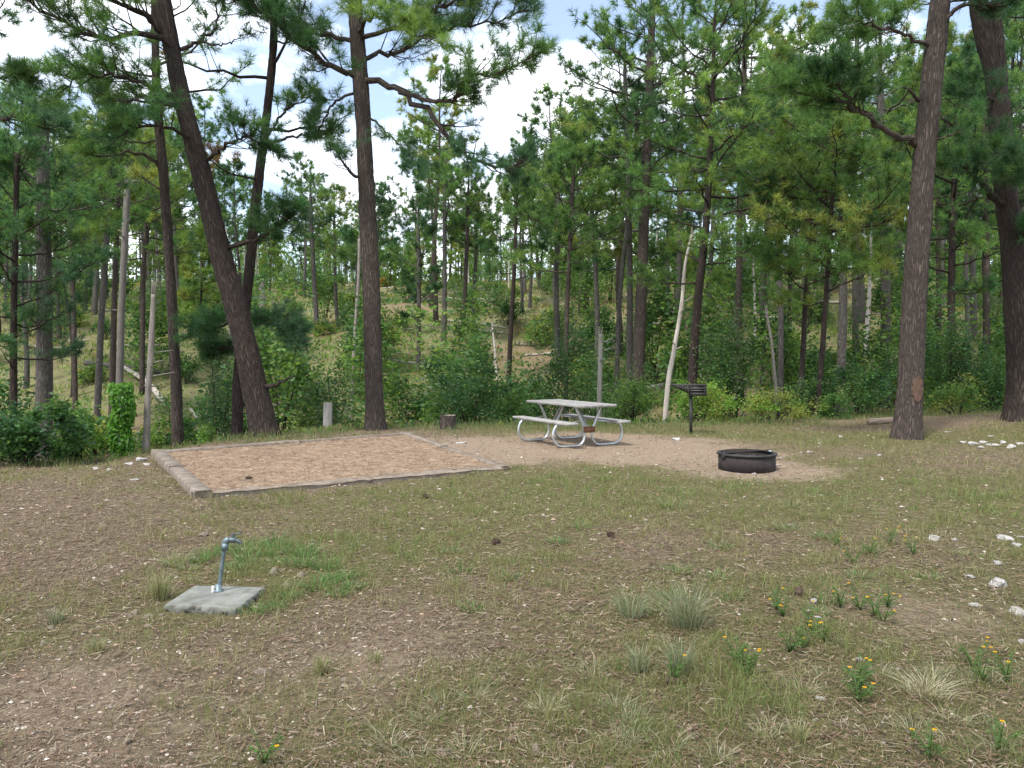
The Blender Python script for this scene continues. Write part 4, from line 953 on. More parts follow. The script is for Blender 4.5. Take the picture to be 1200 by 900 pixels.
def log(label, a, b, da, db, w0, w1, m=M_DEAD, seed=0, tint=None, bend=.04, group=None, lift=.0, name='fallen_log', branches=0):
    pa, pb = G(*a), G(*b); da, db = pa[1], pb[1]
    if abs(da - db) > 9: pb = pa + (pb - pa) / np.linalg.norm(pb - pa) * 9; db = pb[1]
    for q, w, d in ((pa, w0, da), (pb, w1, db)): q[2] = max(q[2], Hs(q[0], q[1]) + w * d / F / 2 * .7)
    rng = np.random.default_rng(seed + 900)
    n = 18; t = np.linspace(0, 1, n)[:, None]; L_ = np.linalg.norm(pb - pa)
    path = pa + (pb - pa) * t
    path[:, 2] += np.sin(t[:, 0] * 3.14) * bend * L_ * .3 * rng.uniform(-.3, 1); path[:, 0] += np.sin(t[:, 0] * 3.14) * bend * L_ * rng.uniform(-1, 1)
    base = pa.copy(); mb = MB()
    mb.tube(path - base, np.linspace(w0 * da / F / 2, w1 * db / F / 2, n), 12, rough=.008, seed=seed, col=tint)
    for k in range(branches):
        i = rng.integers(3, n - 1); e = path[i] + np.array([rng.normal() * .4, rng.normal() * .4, rng.uniform(.2, .9)])
        mb.tube(np.array([path[i], e]) - base, [.03, .01], 5, col=tint)
    r = mb.build(name, m, None, True); r.location = base
    return tag(r, label, 'log', group)
log('long grey fallen trunk lying down the slope toward the upright pine', (143, 432), (236, 512), 30, 20, 5, 7, seed=1, tint=(.9, .87, .82), branches=3)
log('dark fallen trunk lying across the slope above the long grey one', (100, 428), (196, 440), 34, 32, 6, 5, M_SOOT, seed=2, branches=2)
log('short pale branch leaning on the ground behind the upright pine', (224, 482), (238, 508), 19.6, 19.2, 4, 5, seed=3, tint=(1.1, 1.05, 1))
log('white fallen log under the slender black stemmed pine', (596, 462), (616, 455), 38, 39, 4, 3, seed=4, tint=(1.2, 1.2, 1.15))
log('grey fallen pole lying level on the slope left of the small crowned pine', (455, 424), (540, 436), 50, 50, 3, 3, seed=5)
log('pale fallen pole on the slope behind the straight tall pine', (398, 407), (470, 416), 52, 50, 4, 3, seed=6, tint=(1.1, 1.05, 1))
log('short dark log with a sawn pale end near the scarred pine', (1018, 498), (1046, 496), 19.0, 19.3, 9, 8, M_SOOT, seed=7, tint=(2.6, 2.2, 1.8))
for k, (a, b, da, db, w0, w1, dark) in enumerate([((318, 478), (372, 470), 24, 25, 5, 3, 1), ((330, 490), (362, 452), 24, 25.5, 3, 2, 1), ((340, 462), (380, 484), 25, 24, 4, 3, 0), ((355, 470), (373, 486), 23.5, 23.3, 4, 3, 0), ((322, 470), (350, 488), 24.5, 23.8, 3, 2, 1), ((338, 450), (352, 480), 25, 24.4, 3, 2, 1)]):
    log('dead branch tangled in the deadfall heap behind the leaning pine', a, b, da, db, w0, w1, M_SOOT if dark else M_DEAD, 20 + k, (1.6, 1.4, 1.2) if dark else None, group='branches of the deadfall heap', name='dead_branch', branches=2)
for k in range(34):
    y = 30 + 60 * rng.uniform(); u = rng.uniform(-.62, .45); x = u * y; l = rng.uniform(2, 6); a = rng.uniform(-.5, .5)
    mb = MB(); t = np.linspace(0, 1, 9); X = x + math.cos(a) * l * t; Y = y + math.sin(a) * l * t
    r0 = rng.uniform(.05, .13); pth = np.stack([X, Y, H(X, Y) + r0 * .8], 1); b0 = pth[0].copy()
    lo = [(1, .97, .92), (.6, .57, .54), (1.2, 1.17, 1.1)][k % 3]
    mb.tube(pth - b0, np.linspace(r0, r0 * .7, 9), 8, col=lo, rough=.008, seed=k)
    o = mb.build('fallen_log', M_DEAD, None, True); o.location = b0
    tag(o, ['grey fallen log lying across the far slope', 'dark grey fallen log lying across the far slope', 'bleached white fallen log lying across the far slope'][k % 3], 'log', ['grey fallen logs', 'dark grey fallen logs', 'bleached fallen logs'][k % 3] + ' on the far slope')

# ------------------------------------------------------------------ tent pad
def tent_pad():
    c0 = PADQ.mean(0); root = empty('tent_pad', (c0[0], c0[1], 0), 'raised square tent pad of reddish mulch edged with weathered timbers', 'tent pad')
    n = 60; s = np.linspace(0, 1, n); S, T = np.meshgrid(s, s)
    XY = (PADQ[0] * ((1 - S) * (1 - T))[..., None] + PADQ[1] * (S * (1 - T))[..., None] + PADQ[2] * (S * T)[..., None] + PADQ[3] * ((1 - S) * T)[..., None])
    Z = PADZ - .012 + (fbm(XY[..., 0] * 2.2, XY[..., 1] * 2.2, seed=91) - .5) * .05 + (fbm(XY[..., 0] * 12, XY[..., 1] * 12, seed=92) - .5) * .025
    Z -= .04 * np.exp(-((pad_sd(XY[..., 0], XY[..., 1])) / .25) ** 2) * 0
    v = np.concatenate([XY - c0, Z[..., None]], -1).reshape(-1, 3); i = np.arange(n * n).reshape(n, n)
    f = np.stack([i[:-1, :-1], i[:-1, 1:], i[1:, 1:], i[1:, :-1]], -1).reshape(-1, 4).tolist()
    mb = MB(); mb.add(v, f); mb.build('mulch_surface', M_PAD, root, True)
    names = [(0, 1, 2), (1, 2, 2), (2, 3, 2), (3, 0, 2)]
    rng = np.random.default_rng(4)
    for (a, b, k) in names:
        A, B = PADQ[a], PADQ[b]; e = (B - A) / np.linalg.norm(B - A); nrm = np.array([-e[1], e[0]])
        Lt = np.linalg.norm(B - A)
        for j in range(k):
            l = Lt / k - .004; m_ = A + e * (Lt * (j + .5) / k) + nrm * (.10 if a not in (0, 2) else .115) - c0 + e * 0
            ex = {3: .10, 0: -.2, 1: -.1, 2: -.1}[a]
            cuts = 26; mbx = MB()
            tt = np.linspace(-.5, .5, cuts); w = .20 if a != 1 else .15
            l_ = l
            rows = []
            top = PADZ + (.040 if a == 3 else .028 if a == 2 else .020) + rng.normal(0, .004)
            if a == 0: top = PADZ + .004
            tilt = rng.normal(0, .006)
            for t in tt:
                wob = (fbm(np.array([t * 9 + a * 7 + j * 3]), np.array([0.]), seed=4)[0] - .5) * .02
                for (yy, zz) in ((-w / 2, -.12), (-w / 2, top - .018), (-w / 2 + .014, top), (0, top + .002), (w / 2 - .014, top), (w / 2, top - .018), (w / 2, -.12)):
                    rows.append((*(m_ + e * t * l_ + nrm * (yy + wob * .6)), zz + tilt * yy * 10 + t * rng.normal(0, .001) + wob * (.7 if zz > 0 else 0)))
            ff = [(r * 7 + q, r * 7 + q + 1, (r + 1) * 7 + q + 1, (r + 1) * 7 + q) for r in range(cuts - 1) for q in range(6)]
            ff += [tuple(range(7)), tuple((cuts - 1) * 7 + q for q in range(6, -1, -1))]
            mbx.add(np.array(rows), ff, np.array((1, .97, .93)) * rng.uniform(.88, 1.12)); mbx.build('edge_timber', M_TIMBER, root)
    # dry needles and chips strewn on the mulch
    n = 16000; u, w = rng.uniform(.02, .98, n), rng.uniform(.02, .98, n)
    p = PADQ[0] * ((1 - u) * (1 - w))[:, None] + PADQ[1] * (u * (1 - w))[:, None] + PADQ[2] * (u * w)[:, None] + PADQ[3] * ((1 - u) * w)[:, None]
    z = PADZ + .004 + (fbm(p[:, 0] * 2.2, p[:, 1] * 2.2, seed=91) - .5) * .05
    a = rng.uniform(0, 6.28, n); d = np.stack([np.cos(a), np.sin(a), rng.normal(0, .12, n)], 1); s_ = np.stack([-np.sin(a), np.cos(a), rng.normal(0, .3, n)], 1)
    l = rng.uniform(.006, .022, n)[:, None]; wd = rng.uniform(.003, .005, n)[:, None]
    q = np.concatenate([p - c0, z[:, None]], 1)
    v = np.stack([q - d * l - s_ * wd, q + d * l - s_ * wd, q + d * l + s_ * wd, q - d * l + s_ * wd], 1)
    pal = np.array([(.31, .215, .135), (.28, .19, .125), (.35, .25, .17), (.24, .16, .105)])
    o = link('mulch_chips', soup('mulch_chips', v, 4, pal[rng.integers(0, 4, n)] * rng.uniform(.7, 1.1, (n, 1)) * (.55 + .75 * fbm(p[:, 0] * 1.7, p[:, 1] * 1.7, seed=95))[:, None], M_LITTER), root); o['kind'] = 'stuff'
tent_pad()

# ------------------------------------------------------------------ picnic table
def picnic_table():
    ang = math.atan2(-.88, .47)
    x0, y0 = TABLE_C; z0 = Hs(x0, y0)
    r = empty('picnic_table', (x0, y0, z0), 'grey plank picnic table on bowed galvanised pipe legs', 'picnic table', rz=ang)
    rng = np.random.default_rng(8); Lt = 1.98
    for i in range(5):
        mb = MB(); mb.box((rng.normal(0, .006), (i - 2) * .148, .745 + rng.normal(0, .0015)), (Lt, .138, .042), ch=.006, col=np.array((1, .98, .96)) * rng.uniform(.85, 1.15)); mb.build('tabletop_plank', M_PLANK, r)
    for s in (-1, 1):
        mb = MB(); mb.box((0, s * .555, .445), (Lt, .24, .042), ch=.006, col=np.array((1.08, 1.07, 1.05)) * rng.uniform(.95, 1.1)); mb.build('bench_plank', M_PLANK, r)
    for ex in (-.63, .63):
        for s in (-1, 1):
            o = .035 * (1 if s > 0 else -1)
            # one bent pipe: down from the top, out along the ground, bowed up and back under the bench
            pts = [(ex, s * .26, .70), (ex, s * .17, .50), (ex, s * .08, .26), (ex, s * .10, .11), (ex, s * .19, .034), (ex, s * .32, .026), (ex, s * .46, .026), (ex, s * .57, .030), (ex, s * .67, .075), (ex, s * .735, .19), (ex, s * .725, .30), (ex, s * .68, .38), (ex, s * .59, .415)]
            mb = MB(); mb.tube(resample(pts, 56), .024, 12); leg_ = mb.build('pipe_leg', M_GALV, r, True)
            mb = MB(); mb.box((ex, s * .555, .412), (.05, .24, .012)); mb.build('bench_bracket', M_GALV, r)
            mb = MB(); mb.tube([(ex, s * .16, .47), (ex, s * .4, .435), (ex, s * .54, .405)], .014, 8); mb.build('bench_strut', M_GALV, leg_, True)
            mb = MB(); mb.tube(resample([(ex * .96, s * .02, .30), (ex * .66, s * .02, .55), (ex * .36, s * .02, .715)], 6), .013, 8); mb.build('diagonal_brace', M_GALV, r, True)
        mb = MB(); mb.box((ex, 0, .708), (.055, .62, .03)); mb.build('top_bracket', M_GALV, r)
    mb = MB(); mb.box((.664, 0, .31), (.018, .24, .11), ch=.004); mb.box((.681, .0, .31), (.016, .15, .07), ch=.003)
    o = mb.build('tie_plate', M_RUST, r); o['label'] = 'rusty brown plate tying the pipe legs together'
picnic_table()

# ------------------------------------------------------------------ fire ring
def fire_ring():
    p = FIRE; z = Hs(p[0], p[1]); r = empty('fire_ring', (p[0], p[1], z), 'low round steel fire ring blackened by soot on bare soil', 'fire ring', rz=.4)
    Ro, h = .40, .235
    mb = MB(); prof = [(Ro, -.04), (Ro, h), (Ro - .012, h), (Ro - .012, -.04)]
    mb.lathe(prof, 56, close=True); rw_ = mb.build('ring_wall', M_FIRE, r, False)
    mb = MB(); mb.lathe([(Ro + .018, h - .022), (Ro + .018, h + .006), (Ro - .035, h + .006), (Ro - .035, h - .004), (Ro + .0015, h - .004), (Ro + .0015, h - .022)], 56, close=True); mb.build('rim', M_BLACK, rw_)
    n = 28; a = np.arange(n) / n * 6.283; rr = np.linspace(.02, Ro - .014, 9); rng = np.random.default_rng(3)
    v = [[0, 0, .155]]; f = []
    for i, q in enumerate(rr): v += [[q * math.cos(t), q * math.sin(t), .15 - .05 * (q / Ro) ** 2 + rng.normal(0, .012)] for t in a]
    for j in range(n): f.append((0, 1 + j, 1 + (j + 1) % n))
    for i in range(8):
        for j in range(n): f.append((1 + i * n + j, 1 + (i + 1) * n + j, 1 + (i + 1) * n + (j + 1) % n, 1 + i * n + (j + 1) % n))
    mb = MB(); mb.add(np.array(v), f); mb.build('ash_bed', M_ASH, r, True)
    for k in range(13):                      # cooking grate over the far half
        x = -.30 + k * .05; l = math.sqrt(max(.34 ** 2 - x * x, .01))
        mb = MB(); mb.tube([(x, .02, h + .018), (x, l, h + .018)], .006, 6); o = mb.build('grate_bar', M_FIRE, r, True)
    mb = MB(); mb.tube([(-.36, .02, h + .016), (.36, .02, h + .016)], .008, 8); mb.build('grate_bar', M_FIRE, r, True)
    for s in (-1, 1):
        mb = MB(); mb.tube(resample([(s * .37, .02, h + .018), (s * .43, .03, h + .02), (s * .50, .05, h + .012)], 8), .009, 8); mb.build('grate_handle', M_BLACK, r, True)
        mb = MB(); mb.box((s * (Ro + .012), 0, h - .02), (.024, .07, .08), ch=.004); mb.build('hinge_bracket', M_GALV if s > 0 else M_BLACK, rw_)
    for k in range(4):
        mb = MB(); t = .4 + k * 1.3; mb.tube([(.22 * math.cos(t), .22 * math.sin(t), .165), (-.1 * math.cos(t + .4), -.14 * math.sin(t), .175)], [.028, .022], 8, rough=.006, seed=k); mb.build('charred_stick', M_SOOT, r, True)
fire_ring()

# ------------------------------------------------------------------ pedestal grill
def grill():
    p = G(809, 509); z = Hs(p[0], p[1]); d = p[1]
    r = empty('pedestal_grill', (p[0], p[1], z), 'black iron park grill on a single post by the yellow green bush', 'grill', rz=R(-7))
    mb = MB(); mb.tube([(.015, 0, -.1), (0, 0, .80)], .032, 12); mb.build('post', M_BLACK, r, True)
    mb = MB(); mb.lathe([(.0, .79), (.07, .79), (.07, .81), (0, .81)], 16); mb.build('swivel', M_BLACK, r)
    zb = .80; W2 = .17
    fb = MB(); fb.box((.14, 0, zb + .014), (.33, .35, .012)); fl_ = fb.build('floor_plate', M_BLACK, r)
    for x in (-.02, .30):
        mb = MB(); mb.box((x, 0, zb + .12), (.010, .35, .20)); mb.build('side_plate', M_BLACK, r)
    mb = MB(); mb.box((.14, W2, zb + .12), (.30, .010, .20)); mb.build('back_plate', M_BLACK, r)
    mb = MB(); mb.box((.14, -W2 - .004, zb + .045), (.325, .010, .05)); mb.build('front_lip', M_BLACK, r)
    for z_ in (.112, .162):
        mb = MB(); mb.tube([(-.012, -W2, zb + z_), (.292, -W2, zb + z_)], .008, 8, col=(3.2, 3.1, 3.0)); mb.build('front_rod', M_BLACK, r, True)
    gf = MB()
    for y in (-.172, .172): gf.tube([(-.40, y, zb + .228), (.31, y, zb + .228)], .008, 8)
    for x in (-.40, .31): gf.tube([(x, -.172, zb + .228), (x, .172, zb + .228)], .008, 8)
    gf = gf.build('grate_frame', M_BLACK, r, True)
    for i in range(11):
        mb = MB(); y = -.145 + i * .029; mb.tube([(-.395, y, zb + .229), (.305, y, zb + .229)], .006, 6, col=(1.6, 1.55, 1.5)); mb.build('grate_bar', M_BLACK, gf, True)
    for y in (-.172, .172):                  # slatted wings hanging under the open end of the grate
        for i in range(6):
            x = -.06 - i * .055; l = .185 - i * .028
            mb = MB(); mb.box((x, y, zb + .218 - l / 2), (.026, .006, l), M=np.array(Matrix.Rotation(R(-14), 3, 'Y')), ch=0); mb.build('wing_slat', M_BLACK, gf)
grill()

# ------------------------------------------------------------------ water tap and its concrete pad
def tap():
    z0 = Hs(-2.0, 5.3)
    TP = z0 + .040
    q = [onz(x, y, TP) for x, y in ((194, 708), (279, 712), (309, 688), (229, 686))]
    c0 = np.mean(q, 0); n = 22; rng = np.random.default_rng(2)
    s = np.linspace(0, 1, n); S, T = np.meshgrid(s, s); Q = [k[:2] - c0[:2] for k in q]
    XY = Q[0] * ((1 - S) * (1 - T))[..., None] + Q[1] * (S * (1 - T))[..., None] + Q[2] * (S * T)[..., None] + Q[3] * ((1 - S) * T)[..., None]
    Z = np.full_like(S, TP) + (fbm(XY[..., 0] * 9, XY[..., 1] * 9, seed=8) - .5) * .006
    v = np.concatenate([XY, Z[..., None]], -1).reshape(-1, 3); i = np.arange(n * n).reshape(n, n)
    f = np.stack([i[:-1, :-1], i[:-1, 1:], i[1:, 1:], i[1:, :-1]], -1).reshape(-1, 4).tolist()
    ring = np.concatenate([i[0, :-1], i[:-1, -1], i[-1, :0:-1], i[:0:-1, 0]]); m = len(ring)
    pts = [v]
    prev = ring; off = len(v)
    for lev, (dz, ou) in enumerate([(-.003, .003), (-.022, .010), (-.045, -.004), (-.12, -.012)]):
        b = v[ring].copy(); dirn = b[:, :2] / np.linalg.norm(b[:, :2], axis=1)[:, None]
        jag = rng.normal(0, .014 if lev > 0 else .002, (m, 1)); b[:, :2] += dirn * (ou + jag); b[:, 2] += dz + rng.normal(0, .002, m)
        pts.append(b); cur = np.arange(off, off + m); off += m
        f += [(int(prev[(k + 1) % m]), int(prev[k]), int(cur[k]), int(cur[(k + 1) % m])) for k in range(m)]; prev = cur
    mb = MB(); mb.add(np.concatenate(pts), [tuple(k[::-1]) if 0 else tuple(k) for k in f])
    o = mb.build('concrete_slab', M_CONC); o.location = (c0[0], c0[1], 0)
    tag(o, 'small grey concrete slab with crumbling edge under the water tap', 'slab')
    b = onz(256, 693, TP); b[2] = TP - .004
    top = P(265, 633, b[1] + .02); h = top[2] - TP
    r = empty('water_tap', b, 'leaning grey metal standpipe with a tap on the concrete slab', 'water tap')
    dx = top[0] - b[0]
    mb = MB(); mb.tube(resample([(0, 0, -.02), (dx * .5, 0, h * .5), (dx * .96, 0, h * .93)], 16), .0135, 14); mb.build('standpipe', M_PIPE, r, True)
    mb = MB(); mb.lathe([(0, 0), (.033, 0), (.034, .010), (.022, .016), (.021, .05), (0, .05)], 16, (0, 0, .003)); mb.build('base_collar', M_PIPE, r, True)
    mb = MB(); mb.tube(resample([(-.03, -.012, 0), (-.030, -.012, .022), (-.029, -.012, .044)], 6), .012, 10); o = mb.build('pale_stub', M_STONE, r, True)
    zc = h * .93
    mb = MB(); mb.tube([(dx * .95, 0, zc - .035), (dx, 0, zc + .012)], .023, 12); mb.build('coupling', M_PIPE, r, True)
    mb = MB(); mb.tube(resample([(dx, 0, zc), (dx + .002, 0, zc + .020), (dx + .010, 0, zc + .031), (dx + .026, 0, zc + .034)], 12), .0205, 12); mb.build('elbow', M_PIPE, r, True)
    mb = MB(); mb.tube(resample([(dx + .022, 0, zc + .034), (dx + .050, 0, zc + .034), (dx + .078, 0, zc + .033)], 8), [.017, .017, .020, .021, .021, .020, .017, .015], 12, col=(.6, .6, .58)); sp_ = mb.build('tap_body', M_PIPE, r, True)
    mb = MB(); mb.tube(resample([(dx + .070, 0, zc + .032), (dx + .092, 0, zc + .024), (dx + .104, 0, zc + .008)], 10), np.linspace(.014, .012, 10), 12, col=(.55, .56, .55)); mb.build('spout', M_PIPE, sp_, True)
    mb = MB(); mb.tube([(dx + .052, 0, zc + .045), (dx + .054, 0, zc + .070)], [.012, .009], 10, col=(.5, .5, .5)); mb.build('valve_stem', M_PIPE, sp_, True)
    mb = MB(); mb.box((dx + .074, 0, zc + .074), (.075, .020, .009), M=np.array(Matrix.Rotation(R(-8), 3, 'Y')), ch=.002, col=(.45, .46, .46)); mb.build('lever_handle', M_PIPE, sp_)
tap()

# ------------------------------------------------------------------ stones
def stone_mesh(seed, name='stone', mt=M_STONE, flat=.6, tint=(1, 1, 1)):
    rng = np.random.default_rng(seed)
    import bmesh
    bm = bmesh.new(); bmesh.ops.create_icosphere(bm, subdivisions=3, radius=1)
    v = np.array([q.co for q in bm.verts]); f = [[x.index for x in q.verts] for q in bm.faces]; bm.free()
    v = v * np.array([1.25, 1.25, 1.25])
    for k in range(16):
        n = rnd_unit(1, rng)[0]; dd = rng.uniform(.55, .95); sn = v @ n; v = v - np.outer(np.clip(sn - dd, 0, None), n)
    v = v + (np.stack([fbm(v[:, 0] * 2.3 + seed, v[:, 1] * 2.3, v[:, 2] * 2.3, seed=seed + q) for q in range(3)], 1) - .5) * .45
    v *= np.array([1, rng.uniform(.65, .95), flat])
    mb = MB(); mb.add(v, f, tint); return mb.mesh(name, mt)
STONES = [stone_mesh(k, tint=(.95, .94, .92), flat=.34 + .09 * (k % 3)) for k in range(7)]
STONES_T = [stone_mesh(20 + k, tint=(.55, .47, .38)) for k in range(4)]
def stone(px, py, wpx, label, group, k=0, tan=False):
    p = G(px, py); r = wpx * p[1] / F / 2
    me = (STONES_T if tan else STONES)[k % (4 if tan else 7)]
    o = link('stone', me); o.location = (p[0], p[1], Hs(p[0], p[1]) + r * .14); o.scale = (r, r, r); o.rotation_euler = (0, 0, k * 1.7)
    return tag(o, label, 'stone', group)
k = 0
def stones(lst, label, group, tan=False):
    global k
    for (x, y, w) in lst: k += 1; stone(x, y, w, label, group, k, tan)
stones([(1094, 633, 20), (1118, 634, 11), (1180, 632, 20), (1192, 640, 14), (1170, 662, 14), (1196, 630, 10)], 'white rock half sunk in the grass of the scattered rocks far from the tap', 'white rocks scattered in the grass')
stones([(1135, 676, 14), (1168, 686, 30), (1140, 711, 16), (1194, 719, 26), (1198, 754, 14)], 'larger white rock on the brown litter patch', 'white rocks on the litter patch')
stones([(953, 706, 14), (958, 724, 10), (947, 724, 8), (1004, 774, 12), (960, 820, 14), (955, 845, 9)], 'small pale stone among the yellow flowers', 'pale stones among the flowers')
stones([(150, 545, 13), (165, 541, 16), (172, 545, 11), (159, 563, 11), (112, 550, 10), (128, 551, 8)], 'white rock near the timber corner of the tent pad', 'white rocks at the pad corner')
stones([(540, 520, 12)], 'pale flat rock at the end of the pad timber by the stump', None)
stones([(791, 516, 14)], 'bright white rock on the bare soil near the grill post', None)
stones([(948, 531, 8), (960, 520, 5), (1009, 538, 7), (1030, 534, 6), (985, 512, 6), (1110, 507, 7)], 'small white stone between the fire ring and the scarred pine', 'white stones past the fire ring')
stones([(1128, 519, 10), (1140, 522, 14), (1152, 519, 12), (1165, 523, 16), (1176, 520, 12), (1186, 525, 14), (1160, 512, 8), (1196, 521, 12), (1150, 526, 10)], 'white rock of the loose row below the needle mound', 'white rocks below the mound')
stones([(843, 548, 5), (850, 554, 6), (866, 556, 5), (884, 556, 6), (898, 554, 7), (912, 546, 8), (915, 538, 6), (842, 542, 5)], 'pale stone at the foot of the fire ring', 'stones round the fire ring')
stones([(628, 880, 18), (519, 883, 14), (563, 840, 9), (458, 835, 9), (404, 800, 14), (306, 788, 13), (280, 785, 9), (148, 872, 12)], 'loose pale stone on the worn foreground soil', 'loose foreground stones', True)
stones([(158, 720, 11), (173, 724, 12), (174, 736, 11), (152, 722, 8), (60, 738, 10), (50, 755, 8), (190, 722, 8)], 'tan stone beside the concrete slab', 'tan stones by the slab', True)
stones([(320, 672, 15), (336, 689, 16), (352, 676, 14), (240, 628, 13), (140, 637, 6)], 'brown grey stone in the damp hollow behind the tap', 'stones behind the tap', True)

# pine cones
def cone_mesh():
    mb = MB(); rng = np.random.default_rng(3)
    mb.tube(resample([(-.055, 0, 0), (0, 0, 0), (.05, 0, 0)], 6), [.012, .022, .024, .022, .016, .006], 8)
    for i in range(60):
        t = i / 60; a = i * 2.4; x = -.055 + .105 * t; r = .030 * math.sin(math.pi * (.15 + .8 * t)) + .006
        d = np.array([.35, math.cos(a), math.sin(a)]); d /= np.linalg.norm(d); s = np.cross(d, [1, 0, 0]); s /= np.linalg.norm(s); p = np.array([x, 0, 0])
        mb.add([p + s * .003, p - s * .003, p + d * r - s * .008, p + d * r * 1.12, p + d * r + s * .008], [(0, 1, 2, 3, 4)])
    return mb.mesh('pine_cone', M_CONE)
CONE = cone_mesh()
for i, (x, y, lab, g) in enumerate([(792, 804, 'dark pine cone lying near the tall bunch grass', None), (936, 697, 'dark pine cone beside a small pale stone among flowers', None), (499, 584, 'pine cone in the olive grass in front of the tent pad', 'pine cones in front of the pad'), (581, 638, 'pine cone in the olive grass in front of the tent pad', 'pine cones in front of the pad'), (716, 630, 'pine cone in the olive grass in front of the tent pad', 'pine cones in front of the pad'), (292, 567, 'pine cone lying on the tent pad mulch', None)]):
    p = G(x, y); o = link('pine_cone', CONE); o.location = (p[0], p[1], (PADZ + .035 if i == 5 else Hs(p[0], p[1]) + .022)); o.rotation_euler = (0, 0, i * 1.3); o.scale = (.85,) * 3
    tag(o, lab, 'pine cone', g)

# ------------------------------------------------------------------ grass
def blades(p, h, w, lean, c, rng, seg=2):
    """p base points (n,3) -> curved blades, quads as two quads + tip triangle stored as quads"""
    n = len(p); a = rng.uniform(0, 6.28, n); out = np.stack([np.cos(a), np.sin(a), np.zeros(n)], 1); b = rng.uniform(0, 6.28, n)
    s = np.stack([np.cos(b), np.sin(b), np.zeros(n)], 1) * (w / 2)[:, None]
    up = np.array([0, 0, 1.])
    m1 = p + up * (h * .55)[:, None] + out * (h * lean * .3)[:, None]
    tp = p + up * (h * np.sqrt(np.clip(1 - (lean * .55) ** 2, .05, 1)))[:, None] + out * (h * lean)[:, None]
    q1 = np.stack([p - s, p + s, m1 + s * .75, m1 - s * .75], 1)
    q2 = np.stack([m1 - s * .75, m1 + s * .75, tp + s * .1, tp - s * .1], 1)
    return np.concatenate([q1, q2]), np.concatenate([c, c])
GC = np.array([(.27, .235, .135), (.21, .205, .095), (.175, .185, .068), (.145, .180, .055), (.115, .178, .052), (.33, .30, .20)])
def scatter(rng, n, y0, y1, pw=1.0):
    y = y0 * (y1 / y0) ** (rng.uniform(size=n) ** pw); x = rng.uniform(-.74, .74, n) * (y + .6); return x, y
def ok_ground(x, y):
    s = (y < edge(x) + 1.2) & (pad_sd(x, y) < -.03) & (np.hypot(x - FIRE[0], y - FIRE[1]) > .46)
    s &= ~((np.abs(x + 2.0) < .30) & (np.abs(y - 5.1) < .30))
    return s
def short_grass():
    rng = np.random.default_rng(66); n = 330000
    x, y = scatter(rng, n, 2.6, 22)
    so, gr, hi, ba = masks(x, y)
    cl = fbm(x * 2.6, y * 2.6, seed=61, oct=3); fine = fbm(x * 9, y * 9, seed=62, oct=2)
    dens = np.clip((gr * 1.15 + (cl - .5) * 1.6) * (1 - so) ** 1.5, .04, 1) * np.clip((fine - .32) * 3.2, .05, 1)
    dens *= np.where(so > .6, .12, 1)
    keep = ok_ground(x, y) & (rng.uniform(size=n) < dens)
    x, y, gr, cl = x[keep], y[keep], gr[keep], cl[keep]; n = len(x)
    z = H(x, y) - .004
    dist = np.clip(y / 5, .7, 3.2)
    h = (.028 + .055 * np.clip((cl - .3) * 2, 0, 1)) * rng.uniform(.5, 1.6, n)
    w = .0035 * dist * rng.uniform(.6, 1.3, n)
    q = np.clip(gr * 2.6 + (cl - .5) * 2.2 + rng.normal(0, 1.0, n) + .5, 0, 4.49).astype(int)
    c = GC[q] * rng.uniform(.75, 1.25, (n, 1))
    v, c = blades(np.stack([x, y, z], 1), h, w, rng.uniform(.1, 1.1, n), c, rng)
    tag(link('short_grass', soup('short_grass', v, 4, c, M_GRASS)), 'thin short grass of the campsite clearing', kind='stuff')
short_grass()
def rim_grass():
    rng = np.random.default_rng(67); n = 17000
    x = rng.uniform(-12, 15, n); y = edge(x) + rng.normal(.1, .8, n)
    keep = (pad_sd(x, y) < -.1) & (fbm(x * 1.1, y * 1.1, seed=68) > .42)
    x, y = x[keep], y[keep]; n = len(x)
    h = rng.uniform(.03, .22, n) ** 1.15 * (.5 + fbm(x * .8, y * .8, seed=69)); w = np.full(n, .012)
    c = np.array([(.11, .165, .05), (.16, .19, .07), (.20, .19, .09), (.09, .15, .05)])[rng.integers(0, 4, n)] * rng.uniform(.75, 1.2, (n, 1))
    v, c = blades(np.stack([x, y, H(x, y)], 1), h, w, rng.uniform(.1, .8, n), c, rng)
    tag(link('rim_grass', soup('rim_grass', v, 4, c, M_GRASS)), 'taller grass fringe along the edge of the clearing', kind='stuff')
rim_grass()
def litter():
    rng = np.random.default_rng(77); n = 170000
    x, y = scatter(rng, n, 2.6, 19)
    so, gr, hi, ba = masks(x, y)
    keep = ok_ground(x, y) & (rng.uniform(size=n) < (1 - .75 * so) * np.clip(1.1 - .45 * gr, .2, 1))
    x, y = x[keep], y[keep]; n = len(x)
    a = rng.uniform(0, 3.14, n); el_ = rng.normal(0, .10, n)
    d = np.stack([np.cos(a), np.sin(a), el_], 1); s = np.stack([-np.sin(a), np.cos(a), rng.normal(0, .2, n)], 1)
    dist = np.clip(y / 5, .7, 3)
    l = (.006 + .034 * rng.uniform(size=n) ** 1.8)[:, None]; w = (.0015 * dist * rng.uniform(.5, 2.2, n))[:, None]
    p = np.stack([x, y, H(x, y) + rng.uniform(.004, .018, n)], 1)
    v = np.stack([p - d * l - s * w, p + d * l - s * w, p + d * l + s * w, p - d * l + s * w], 1)
    pal = np.array([(.17, .108, .066), (.11, .073, .048), (.19, .145, .098), (.27, .225, .16), (.075, .052, .038), (.18, .12, .076)])
    tag(link('pine_litter', soup('pine_litter', v, 4, pal[rng.integers(0, 6, n)] * rng.uniform(.75, 1.25, (n, 1)), M_LITTER)), 'fallen brown pine needles and dry straw strewn over the ground', kind='stuff')
litter()
